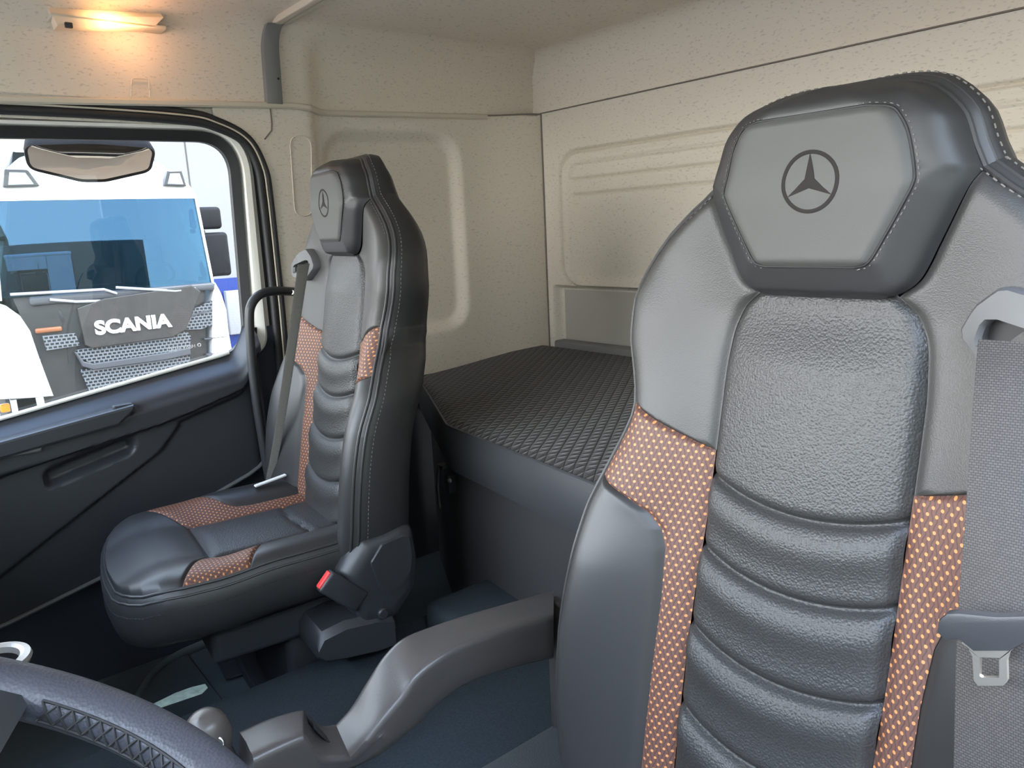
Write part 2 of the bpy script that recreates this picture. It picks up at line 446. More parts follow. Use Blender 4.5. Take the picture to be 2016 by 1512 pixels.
# grey B-pillar strip and the roof rail across
mb = MB()
rings = []
for k in range(15):
    s = k / 14
    if s < .55: z = lerp(1.65, 1.775, s / .55); x = XW + .015 + .010 * (s / .55)
    else:
        th = (s - .55) / .45 * math.pi / 2; z = 1.775 + (ZC - .012 - 1.775) * math.sin(th) * .95; x = XW + .025 + .05 * (1 - math.cos(th))
    rings.append([Vector((x - .02, 0.116, z)), Vector((x + .004, 0.118, z)), Vector((x + .006, 0.122, z)), Vector((x + .006, 0.158, z)), Vector((x + .004, 0.162, z)), Vector((x - .02, 0.164, z))])
mb.loft(rings, True, True, True); o = struct('trim_4', mb, M_LINER2)
mb = MB().lathe([(.0, -.001), (.0035, -.001), (.0035, .002), (0, .002)], (XW + .0245, .153, 1.715), (1, 0, -.1), 12); struct('screw_hole', mb, M_DARKSEAM, o)
mb = MB(); mb.box((-1.02, .135, ZC - .016), (1.02, .157, ZC + .01), .003); mb.box((-1.02, .163, ZC - .012), (1.02, .180, ZC + .01), .003)
o = struct('trim_5', mb, M_TRIMBAR)
mb = MB().box((-1.02, .1565, ZC - .011), (1.02, .1635, ZC + .01)); struct('rail_slot', mb, M_DARKSEAM, o)

# ceiling
mb = MB().grid(30, 60, lambda a, b: Vector((lerp(-1.0, 1.0, a), lerp(-1.62, 1.05, b), ZC))); struct('ceiling', mb, M_LINER)
# square press mark and its line on the upper liner
mb = MB()
mb.tube([pX(258, 190, XW + .013), pX(259, 157, XW + .013), pX(263, 154, XW + .013), pX(288, 155, XW + .013), pX(293, 158, XW + .013), pX(295, 192, XW + .013)], .0018, 6)
struct('trim_6', mb, M_LINER)

# rear wall: upper part folding into the ceiling, lower part with pressed recess and ribs
def rear_up(a, b):
    x = lerp(-1.10, 1.10, a)
    if b < .55: z = lerp(1.676, 1.74, b / .55); y = YR
    else:
        th = (b - .55) / .45 * math.pi / 2; z = 1.74 + (ZC - 1.74) * math.sin(th); y = YR - .10 * (1 - math.cos(th))
    return Vector((x, y, z))
struct('wall_back', MB().grid(60, 24, rear_up), M_LINER)
RIBS = (1.482, 1.434, 1.382)
def rear_low(a, b):
    x = lerp(-1.065, 1.10, a); z = lerp(.60, 1.672, b)
    y = YR + .002
    d = rr_sdf(x, z, 0, 1.293, .968, .235, .085)           # outer frame line of the recess
    y += .016 * math.exp(-(d / .0055) ** 2)
    y += .010 * (1 - sstep(-.05, -.012, d))
    d2 = rr_sdf(x, z, 0, 1.28, .93, .215, .075)
    y -= .005 * math.exp(-(d2 / .008) ** 2)
    if d < -.04:
        for r in RIBS: y += .010 * math.exp(-((z - r) / .0045) ** 2) * sstep(-.04, -.06, d)
        y -= .005 * sstep(RIBS[2], RIBS[0], z)
    t = sstep(1.066, 1.050, z) * sstep(-1.03, -1.005, x) * sstep(1.03, 1.005, x)
    y = lerp(y, YR + .035, t)
    return Vector((x, y, z))
struct('wall_back', MB().grid(430, 330, rear_low), M_LINERLOW)
mb = MB().grid(2, 2, lambda a, b: Vector((lerp(-.995, .995, a), YR + .0335, lerp(.80, 1.046, b)))); struct('wall_back', mb, mat('grey_lower_panel', (.46, .44, .40), .6, bump=(500, .15, 'noise')))
# seam lines: between upper and lower rear panels and the vertical corner seam
mb = MB().tube([(-1.06, YR, 1.6745), (1.08, YR, 1.6745)], .0022, 6); struct('trim_7', mb, M_SEAM)
mb = MB().tube([(XW - .03 + corner(YR) + .002, YR, z) for z in (1.672, 1.2, .80)], .0030, 6); struct('trim_8', mb, M_SEAM)
# grey kick rail along the rear of the bunk
mb = MB().box((-1.0, YR - .026, .79), (1.05, YR + .03, .862), .008); struct('trim_9', mb, M_LINER2)

# driver-side wall, open door hole (the photographer's side)
mb = MB()
mb.box((1.10, .13, .0), (1.14, 1.2, 1.9)); mb.box((1.10, -1.66, 1.64), (1.14, .13, 1.9)); mb.box((1.10, -1.66, -.1), (1.14, -1.02, .95)); mb.box((1.10, -1.66, -.1), (1.14, .13, .15)); mb.box((1.10, -1.16, .95), (1.14, -1.04, 1.66))
struct('wall_right', mb, M_LINERLOW, smooth=False)
# front bulkhead below the windscreen and header above it
mb = MB(); mb.box((-1.12, -1.66, -.1), (1.11, -1.62, 1.0)); mb.box((-1.12, -1.66, 1.72), (1.11, -1.62, 1.9))
struct('wall_front', mb, M_PLASTIC, smooth=False)
mb = MB().add([(-1.08, -1.63, 1.0), (1.08, -1.63, 1.0), (1.08, -1.63, 1.72), (-1.08, -1.63, 1.72)], [(0, 1, 2, 3)])
struct('window_2', mb, M_SCREEN, smooth=False)

# floor, engine tunnel
mb = MB(); mb.box((-1.12, -1.62, .10), (-.47, 1.2, .15)); mb.box((.47, -1.62, .10), (1.12, 1.2, .15)); struct('floor', mb, M_FLOOR, smooth=False)
mb = MB()
prof = [(-.475, .15), (-.470, .30), (-.455, .325), (-.42, .333), (.42, .333), (.455, .325), (.470, .30), (.475, .15)]
mb.loft([[Vector((p[0], y, p[1])) for p in prof] for y in (-1.62, -.3, .1, .40)], False)
struct('engine_tunnel', mb, M_CARPET, label='raised carpeted engine tunnel between the two seats')
mb = MB().grid(2, 2, lambda a, b: Vector((lerp(.10, .44, a), lerp(-.75, .32, b), .336))); struct('tunnel_mat', mb, M_VINYL, label='grey ribbed vinyl mat on the tunnel by the driver seat')
mb = MB().tube([(.23, .15, .337), (.20, -.35, .337)], .004, 6); struct('mat_edge', mb, M_CARPET)
mb = MB(); mb.box((-.40, .10, .30), (-.16, .31, .40), .025); struct('tunnel_bump', mb, M_CARPET, label='carpeted step at the foot of the bunk box')

# passenger door -------------------------------------------------------------
door = thing('door_1', 'closed black passenger door with white framed window', 'door', (XW, -.5, .6), kind='structure')
m_ = 10
L0, L1 = pX(0, 823, -1.108), pX(300, 737, -1.108); LM = (L1.z - L0.z) / (L1.y - L0.y)
def zline(y): return L0.z + LM * (y - L0.y)
def ringpts(cs, x): return [Vector((x, p.x, p.y)) for p in rpoly(cs, m_)]
G = [(.012, 1.548, .085), (-.008, zline(-.008), .085), (-1.15, zline(-1.15), .02), (-1.15, 1.533, .02)]
R1 = [(.036, 1.574, .11), (.012, zline(.012) - .012, .095), (-1.17, zline(-1.17) - .012, .02), (-1.17, 1.559, .02)]
R2 = [(.072, 1.594, .135), (.068, zline(.068) - .03, .06), (-1.19, zline(-1.19) - .03, .02), (-1.19, 1.577, .02)]
R3 = [(.105, 1.63, .15), (.095, .99, .05), (-1.21, .70, .02), (-1.21, 1.61, .02)]
mb = MB().loft([ringpts(G, -1.118), ringpts(G, -1.098), ringpts(R1, -1.086), ringpts(R1, -1.10)]); struct('window_rubber', mb, M_RUBBER, door)
mb = MB().loft([ringpts(R1, -1.115), ringpts(R1, -1.098), ringpts([((a[0] * .72 + b[0] * .28), (a[1] * .72 + b[1] * .28), a[2] * .72 + b[2] * .28) for a, b in zip(R1, R2)], -1.082), ringpts([((a[0] * .35 + b[0] * .65), (a[1] * .35 + b[1] * .65), a[2] * .35 + b[2] * .65) for a, b in zip(R1, R2)], -1.079), ringpts(R2, -1.094), ringpts(R2, -1.12)]); struct('door_frame', mb, M_WHITE, door)
mb = MB().loft([ringpts(R2, -1.10), ringpts(R3, -1.095), ringpts([(.13, 1.66, .1), (.13, .95, .05), (-1.3, .65, .02), (-1.3, 1.66, .02)], -1.095)]); struct('door_jamb', mb, M_RUBBER, None)
mb = MB().add([Vector((-1.108, p.x, p.y)) for p in rpoly(G, m_)], [tuple(range(4 * (m_ + 1)))]); struct('window_1', mb, M_PANE, smooth=False, kind=None) if False else None
w1 = obj('window_1', mb, M_PANE, None, smooth=False, kind='structure')
# weather seal on the body: two rubber lips with a pale line between
def sealpath(off):
    cs = [(-1.5, 1.592 + off), (-.9, 1.597 + off), (-.45, 1.603 + off), (-.12, 1.598 + off), (-.02, 1.582 + off * .9), (.050 + off * .5, 1.545 + off * .6), (.079 + off * .9, 1.48), (.084 + off, 1.40), (.084 + off, 1.2), (.082 + off, 1.03), (.076 + off, .85), (.060 + off, .64), (.03 + off, .56)]
    return catmull([(0, a, b) for a, b in cs], 6)
mb = MB()
mb.tube([Vector((-1.076, p.y, p.z)) for p in sealpath(0)], .012, 10, caps=True)
mb.tube([Vector((-1.070, p.y, p.z)) for p in sealpath(.021)], .008, 10, caps=True)
struct('door_seal', mb, M_RUBBER, None)
mb = MB().tube([Vector((-1.066, p.y, p.z)) for p in sealpath(.0115)], .0025, 6); struct('seal_lip', mb, M_TRIMBAR, bpy.data.objects['door_seal'])
# beige body strip above the door between seal and trim bar
mb = MB().grid(60, 4, lambda a, b: Vector((XW - .012, lerp(-1.62, .11, a), lerp(1.585, 1.66, b)))); struct('trim_10', mb, M_LINERLOW)
mb = MB().tube([Vector((XW + .001, a, b)) for a, b in ((.131, 1.645), (.131, 1.60), (.128, 1.58), (.105, 1.555))], .002, 6); struct('trim_11', mb, M_SEAM)

# door card, one relief surface
def ztop(y): return zline(y) - .004 + .085 * sstep(-.075, .012, y) ** 1.5
ZB = [(-1.2, .34), (-.7, .388), (-.46, .441), (-.25, .556), (-.05, .622), (.0, .65), (.03, .70)]
def card_x(y, z):
    h = ztop(y) - z
    x = -1.092 + .066 * sstep(-.005, .055, h)
    x += .012 * sstep(.05, .07, h)
    zl = ztop(y) - .115 + .025 * sstep(-.3, 0, y)           # lower edge of the shoulder band
    x -= .018 * sstep(.004, -.006, z - zl)
    # cloth pocket panel: everything behind / below the curve
    yc = -.235 - .9 * max(0, .80 - z) ** 1.0 if z > .74 else -.29 - 1.75 * (.74 - z)
    d = (y - yc) / 1.6
    x -= .010 * sstep(-.004, .006, d) * sstep(.0, -.012, z - zl + .01)
    x -= .016 * sstep(-.035, .005, y)
    dy, dz = y + .455, z - .752 - .235 * (y + .455)
    x -= .028 * sstep(.006, -.014, rr_sdf(dy, dz, 0, 0, .105, .024, .02))
    return x
def card_fn(a, b):
    y = lerp(-1.2, .012, a); z = lerp(interp(ZB, y), ztop(y), b)
    return Vector((card_x(y, z), y, z))
struct('door_card', MB().grid(220, 110, card_fn), M_DOOR, door)
mb = MB().tube([Vector((card_x(y, interp(ZB, y) + .003) + .003, y, interp(ZB, y))) for y in [-1.2 + .03 * i for i in range(41)]], .006, 8); struct('card_edge', mb, mat('card_edge_grey', (.10, .105, .11), .5), door)
mb = MB().tube([Vector((-1.088, y, ztop(y) + .006)) for y in [-1.2 + .03 * i for i in range(39)]], .0055, 8); struct('window_ledge', mb, M_WHITE, door, label='cream painted ledge under the glass')
# armrest bar with chamfered end
q0, q1, q2, q3 = pX(0, 870, -1.0), pX(264, 797, -1.0), pX(236, 838, -1.0), pX(0, 906, -1.0); e0, e3 = q0 + (q0 - q1) * 1.3, q3 + (q3 - q2) * 1.5
qc = pX(269, 806, -1.0)
obj('pull_bar', MB().prism([e0, q1, qc, q2, e3], (-.05, 0, 0), .007), M_DOOR, door, smooth=False)
g0, g1 = pX(222, 800, -1.012), pX(262, 793, -1.012)
obj('door_latch', MB().prism([g0, g1, g1 + Vector((0, 0, -.03)), g0 + Vector((0, 0, -.03))], (-.03, 0, 0), .005), M_DOOR, door, smooth=False)
mb = MB().box((-1.05, -.70, .805), (-1.005, -.555, .825), .008); struct('switch_panel', mb, M_LINER2, door)
# sill below the door and dark jamb behind it
mb = MB()
mb.add([(-1.06, -1.62, .14), (-1.06, .14, .14), (-1.075, .14, 1.03), (-1.10, -.2, .80), (-1.10, -1.62, .50)], [(0, 1, 2, 3, 4)])
mb.box((-1.10, .0, .15), (-1.084, .10, 1.032))
struct('door_sill', mb, M_DOORLOW, None, smooth=False)

# ceiling lamp --------------------------------------------------------------
lamp = thing('ceiling_lamp', 'lit amber courtesy lamp strip above the passenger door', 'lamp', (-1.0, -.27, 1.81))
a0, a1, a2, a3 = pX(102, 30, -1.0), pX(322, 34, -1.0), pX(303, 54, -1.0), pX(114, 49, -1.0)
M_LENS = mat('lamp_lens', (.70, .60, .50), .4); bl = M_LENS.node_tree.nodes['Principled BSDF']
bl.inputs['Emission Color'].default_value = (1.0, .50, .16, 1)
nt = M_LENS.node_tree; tc = nt.nodes.new('ShaderNodeTexCoord'); gm = nt.nodes.new('ShaderNodeVectorMath'); gm.operation = 'DISTANCE'
bulb = pX(212, 42, -1.0) - Vector((-1.0, -.27, 1.81)); gm.inputs[1].default_value = bulb
nt.links.new(tc.outputs['Object'], gm.inputs[0])
mr = nt.nodes.new('ShaderNodeMapRange'); mr.inputs['From Min'].default_value = .0; mr.inputs['From Max'].default_value = .10; mr.inputs['To Min'].default_value = 1.0; mr.inputs['To Max'].default_value = 0
nt.links.new(gm.outputs['Value'], mr.inputs['Value'])
pw = nt.nodes.new('ShaderNodeMath'); pw.operation = 'POWER'; pw.inputs[1].default_value = 3.0; nt.links.new(mr.outputs[0], pw.inputs[0])
ml = nt.nodes.new('ShaderNodeMath'); ml.operation = 'MULTIPLY_ADD'; ml.inputs[1].default_value = 1.1; ml.inputs[2].default_value = .012; nt.links.new(pw.outputs[0], ml.inputs[0])
nt.links.new(ml.outputs[0], bl.inputs['Emission Strength'])
inn = Vector((-.055, 0, .035))
mb = MB().loft([[a0 + inn, a1 + inn, a2 + Vector((-.055, 0, 0)), a3 + Vector((-.055, 0, 0))], [a0, a1, a2, a3]], True, True, True)
o = obj('lens', mb, M_LENS, lamp, smooth=False)
mb = MB().box(Vector((-1.075, a0.y - .002, a0.z - .002)), Vector((-1.0, a1.y + .004, a0.z + .006)), .002); obj('housing', mb, M_TRIMBAR, lamp)
p = pX(135, 50, -.998); mb = MB().box(p - Vector((.004, .008, .006)), p + Vector((.006, .008, .006)), .002); obj('switch', mb, M_PLASTIC, lamp)
ll = bpy.data.lights.new('lamp_bulb', 'POINT'); lo = bpy.data.objects.new('lamp_bulb', ll); C.objects.link(lo)
ll.energy = .055; ll.color = (1.0, .48, .22); ll.shadow_soft_size = .03; lo.location = (-.975, -.22, 1.775)

# ================================================================== SEATS
HW = [(.40, .21), (.44, .232), (.50, .262), (.58, .286), (.68, .299), (.76, .300), (.86, .296), (.93, .292), (.985, .276), (1.03, .262), (1.077, .252), (1.12, .260), (1.17, .270),
      (1.22, .269), (1.26, .254), (1.30, .224), (1.33, .189), (1.36, .150), (1.385, .139), (1.41, .130), (1.43, .113), (1.442, .096), (1.450, .074), (1.4545, .048), (1.456, .006)]
Y0 = [(.40, -.13), (.44, -.125), (.55, -.105), (.65, -.085), (.75, -.065), (.85, -.043), (.95, -.020), (1.05, .0), (1.15, .018), (1.22, .028), (1.36, .022), (1.46, .016)]
YE = [(.40, -.15), (.44, -.155), (.55, -.155), (.65, -.148), (.76, -.135), (.86, -.112), (.94, -.078), (1.0, -.052), (1.06, -.026), (1.12, -.012), (1.20, -.002), (1.28, .018), (1.36, .026), (1.46, .03)]
HI = [(.44, .116), (.60, .120), (.84, .124), (.95, .122), (1.12, .121), (1.18, .116), (1.215, .103), (1.236, .080)]
PADW = [(1.232, .060), (1.236, .078), (1.243, .093), (1.255, .105), (1.29, .121), (1.33, .138), (1.36, .150)]
def smooth_tab(tab):
    n = len(tab); m = []
    for i in range(n):
        if i in (0, n - 1): j = min(i, n - 2); m.append((tab[j + 1][1] - tab[j][1]) / (tab[j + 1][0] - tab[j][0])); continue
        a = (tab[i][1] - tab[i - 1][1]) / (tab[i][0] - tab[i - 1][0]); b = (tab[i + 1][1] - tab[i][1]) / (tab[i + 1][0] - tab[i][0])
        m.append(0 if a * b <= 0 else 2 * a * b / (a + b))
    out = []
    for i in range(n - 1):
        x0, y0 = tab[i]; x1, y1 = tab[i + 1]; h = x1 - x0
        for k in range(8):
            t = k / 8; out.append((x0 + h * t, (2 * t ** 3 - 3 * t * t + 1) * y0 + (t ** 3 - 2 * t * t + t) * h * m[i] + (-2 * t ** 3 + 3 * t * t) * y1 + (t ** 3 - t * t) * h * m[i + 1]))
    out.append(tab[-1]); return out
HW0 = HW; HW, Y0, YE, HI, PADW = [smooth_tab(q) for q in (HW, Y0, YE, HI, PADW)]
def hw(z): return interp(HW, z)
def hi_(z): return interp(HI, z)
def padw(z): return interp(PADW, z) if z < 1.36 else hw(z)
def inner(z): return padw(z) if z > 1.236 else hi_(z)
def surf(u, z):
    h = hw(z); au = abs(u); y0, ye = interp(Y0, z), interp(YE, z)
    k = .116
    y = lerp(y0, ye, sstep(min(k, h - .06), h - .02, au))
    e_ = max(0.0, (au - (h - .030)) / .030) if z < 1.36 else max(0.0, (au - (h - .022)) / .022)
    y += .016 * e_ ** 2.2
    y += .018 * max(0.0, (z - 1.425) / .031) ** 2
    if z < .46: y += .03 * ((.46 - z) / .06) ** 2
    return y
def zrows(z0, z1, n):
    R = [z0 + (z1 - z0) * (.5 - .5 * math.cos(math.pi * i / (n - 1))) for i in range(n)]
    return R
def region(lo, hi, z0, z1, nz=60, nt=26, off=lambda u, z, t, d: 0.0, gz0=True, gz1=True, gl=True, gr=True, extra=None, groove=.007, warp=None):
    mb = MB(); vs_ = []; uv = []; Zs = sorted(set(zrows(z0, z1, nz) + (extra or [])))
    for z in Zs:
        a, b = lo(z), hi(z)
        for i in range(nt):
            t = .5 - .5 * math.cos(math.pi * i / (nt - 1)); u = a + (b - a) * t
            d = 1.0; zz0 = z
            if warp: z = zz0 + warp(t, zz0)
            if gl: d = min(d, u - a)
            if gr: d = min(d, b - u)
            if gz0: d = min(d, z - z0)
            if gz1: d = min(d, z1 - z)
            y = surf(u, z) + groove * math.exp(-(d / .0065) ** 2) + off(u, z, t, d)
            vs_.append((u, y, z)); uv.append((u, z)); z = zz0
    fs = [(j * nt + i, j * nt + i + 1, (j + 1) * nt + i + 1, (j + 1) * nt + i) for j in range(len(Zs) - 1) for i in range(nt - 1)]
    return mb.add(vs_, fs, uv)
def mirror(mb):
    m = MB(); m.v = [Vector((-p.x, p.y, p.z)) for p in mb.v]; m.f = [f[::-1] for f in mb.f]; m.uv = dict(mb.uv); return m

ZT0, ZT1 = 1.035, 1.085     # top edge of the dotted strip (inner, outer)
STRIP_OUT = [(.44, .160), (.55, .162), (.67, .164), (.84, .164), (.90, .168), (.925, .176), (.945, .195), (.962, .225), (.975, .255), (.986, .283)]
def uline(z): return lerp(hi_(z), hw(z), max(0, min(1, (z - ZT0) / (ZT1 - ZT0))) ** .85)
RIBZ = (1.008, .918, .818, .714, .610)
def insert_off(u, z, t, d):
    k = 1 - (2 * t - 1) ** 2
    y = -.016 * k ** .6 * (1 if z < 1.14 else sstep(1.238, 1.14, z) * .85 + .15)
    for r in RIBZ:
        zr = r - .022 * k
        y += .0085 * math.exp(-((z - zr) / .0055) ** 2)
        y -= .006 * math.exp(-((z - zr + .030) / .022) ** 2)
    return y
def pad_off(u, z, t, d):
    w = inner(z); dd = min(w - abs(u), (z - 1.232))
    ds, db = w - abs(u), z - 1.232
    ks = max(0.0, min(1.0, ds / .040)) ** .8 * .82 + .18 * sstep(0, .006, ds)
    kb = max(0.0, min(1.0, db / .040)) ** .8 * .55 + .45 * sstep(0, .010, db)
    k = min(ks, kb)
    kt = math.sqrt(max(0.0, 1 - (1 - max(0.0, min(1.0, ds / .034))) ** 2)) * .9; k = lerp(k, kt, sstep(1.345, 1.375, z)) * (1 - .55 * sstep(1.435, 1.456, z))
    return -.026 * k - .006 * (1 - (u / .15) ** 2)
PANEL = [(.052, 1.268), (.066, 1.273), (.080, 1.296), (.099, 1.332), (.107, 1.350), (.106, 1.362), (.098, 1.396), (.089, 1.414), (.080, 1.422), (.060, 1.4255)]
def panel_w(z):
    tab = sorted([(b, a) for a, b in PANEL]); return interp(tab, z)
def pads(u, z): return surf(u, z) + pad_off(u, z, .5, 1)

SHELL_T = [(.44, .12), (.6, .15), (.75, .145), (1.0, .135), (1.10, .118), (1.2, .105), (1.3, .085), (1.40, .068), (1.46, .055)]
def outline():
    zs = sorted(set([z for z, _ in HW0] + [.40 + .02 * i for i in range(53)] + [1.44, 1.447, 1.4525]))
    R = [(hw(z), z) for z in zs if z <= 1.456]
    return R + [(-u, z) for u, z in R[::-1]]
def shell_rings():
    O = outline(); n = len(O); rings = []
    for o_, k in ((0, 0), (.006, .04), (.012, .18), (.014, .45), (.011, .72), (-.004, .92), (-.03, 1.0)):
        r = []
        for i, (u, z) in enumerate(O):
            a, b = O[max(i - 1, 0)], O[min(i + 1, n - 1)]
            t = Vector((b[0] - a[0], b[1] - a[1])).normalized() if (b[0] - a[0]) or (b[1] - a[1]) else Vector((0, 1))
            nrm = Vector((t.y, -t.x))
            w = .45 + .55 * min(1, abs(u) / .10)
            uu = u + nrm.x * o_; zz = z + nrm.y * o_ * w
            pin = 1 - .10 * math.exp(-((z - 1.035) / .012) ** 2) * (1 if .1 < k < .95 else 0)
            r.append(Vector((uu * (1 - (1 - pin) * .35), surf(u, z) + .004 + k * interp(SHELL_T, z), zz)))
        rings.append(r)
    return rings
def stitch(mb, path, r=.0008, dash=.006, gap=.003):
    acc = 0.0; cur = []; P = [Vector(p) for p in path]
    # resample
    Q = [P[0]]
    for a, b in zip(P, P[1:]):
        n = max(1, int((b - a).length / .0015))
        for i in range(1, n + 1): Q.append(a.lerp(b, i / n))
    run = []; dist = 0
    for a, b in zip(Q, Q[1:]):
        if dist % (dash + gap) < dash: run.append(a)
        else:
            if len(run) > 1: mb.tube([run[0], run[len(run) // 2], run[-1]], r, 5)
            run = []
        dist += (b - a).length
    return mb

def emblem_mb(uc, zc, R):
    mb = MB()
    def P(u, z, d): return Vector((u, pads(uc, zc) + (pads(u, z) - pads(uc, zc)) - .0045 - d, z))
    n = 48
    out, inn_ = [], []
    rings = [[P(uc + r * math.cos(2 * math.pi * k / n), zc + r * math.sin(2 * math.pi * k / n), d) for k in range(n)] for r, d in ((R, -.002), (R, .0006), (R * .93, .0012), (R * .87, .0006), (R * .87, -.002))]
    mb.loft(rings)
    for q in range(3):
        a = math.pi / 2 + q * 2 * math.pi / 3
        tip = (uc + R * .9 * math.cos(a), zc + R * .9 * math.sin(a))
        l = (uc + R * .20 * math.cos(a + math.pi / 3), zc + R * .20 * math.sin(a + math.pi / 3)); r_ = (uc + R * .20 * math.cos(a - math.pi / 3), zc + R * .20 * math.sin(a - math.pi / 3))
        c0 = P(uc, zc, .0022)
        mb.add([P(*tip, .0006), P(*l, .0004), c0, P(*r_, .0004)], [(0, 1, 2), (0, 2, 3)])
    return mb

# cushion
HC = [(-.552, .02), (-.548, .10), (-.540, .150), (-.528, .190), (-.51, .218), (-.48, .242), (-.44, .256), (-.38, .262), (-.2, .262), (-.05, .258), (.03, .255)]
def hc(y): return interp(HC, y)
def csurf(u, y):
    au = abs(u); h = hc(y)
    z = .603 + .040 * sstep(.10, .21, au) * (.55 + .45 * sstep(-.45, -.25, y))
    z += .022 * sstep(-.32, -.44, y) * (1 - sstep(.12, .24, au) * .6)
    z -= .030 * sstep(-.46, -.57, y)
    e_ = max(0.0, (au - (h - .035)) / .035); z -= .014 * min(1, e_) ** 2
    return z
def cregion(lo, hi, y0, y1, ny, nt, off=lambda u, y, t: 0, gy0=True, gy1=True, gl=True, gr=True):
    mb = MB(); vs_ = []; uv = []; Ys = sorted(set(zrows(y0, y1, ny) + [y for y, _ in HC if y0 < y < y1]))
    for y in Ys:
        a, b = lo(y), hi(y)
        for i in range(nt):
            t = .5 - .5 * math.cos(math.pi * i / (nt - 1)); u = a + (b - a) * t; d = 1
            if gl: d = min(d, u - a)
            if gr: d = min(d, b - u)
            if gy0: d = min(d, y - y0)
            if gy1: d = min(d, y1 - y)
            vs_.append((u, y, csurf(u, y) - .006 * math.exp(-(d / .006) ** 2) + off(u, y, t))); uv.append((u, y))
    fs = [(j * nt + i, j * nt + i + 1, (j + 1) * nt + i + 1, (j + 1) * nt + i) for j in range(len(Ys) - 1) for i in range(nt - 1)]
    return mb.add(vs_, fs, uv)
def us(y): return .112 + (hc(y) - .112) * max(0, min(1, (-.36 - y) / .085)) ** 1.2
CST = [(-.36, .30), (-.315, .262), (-.29, .215), (-.265, .178), (-.24, .156), (-.20, .150), (.03, .150)]
def cst(y): return min(hc(y), interp(CST, y))

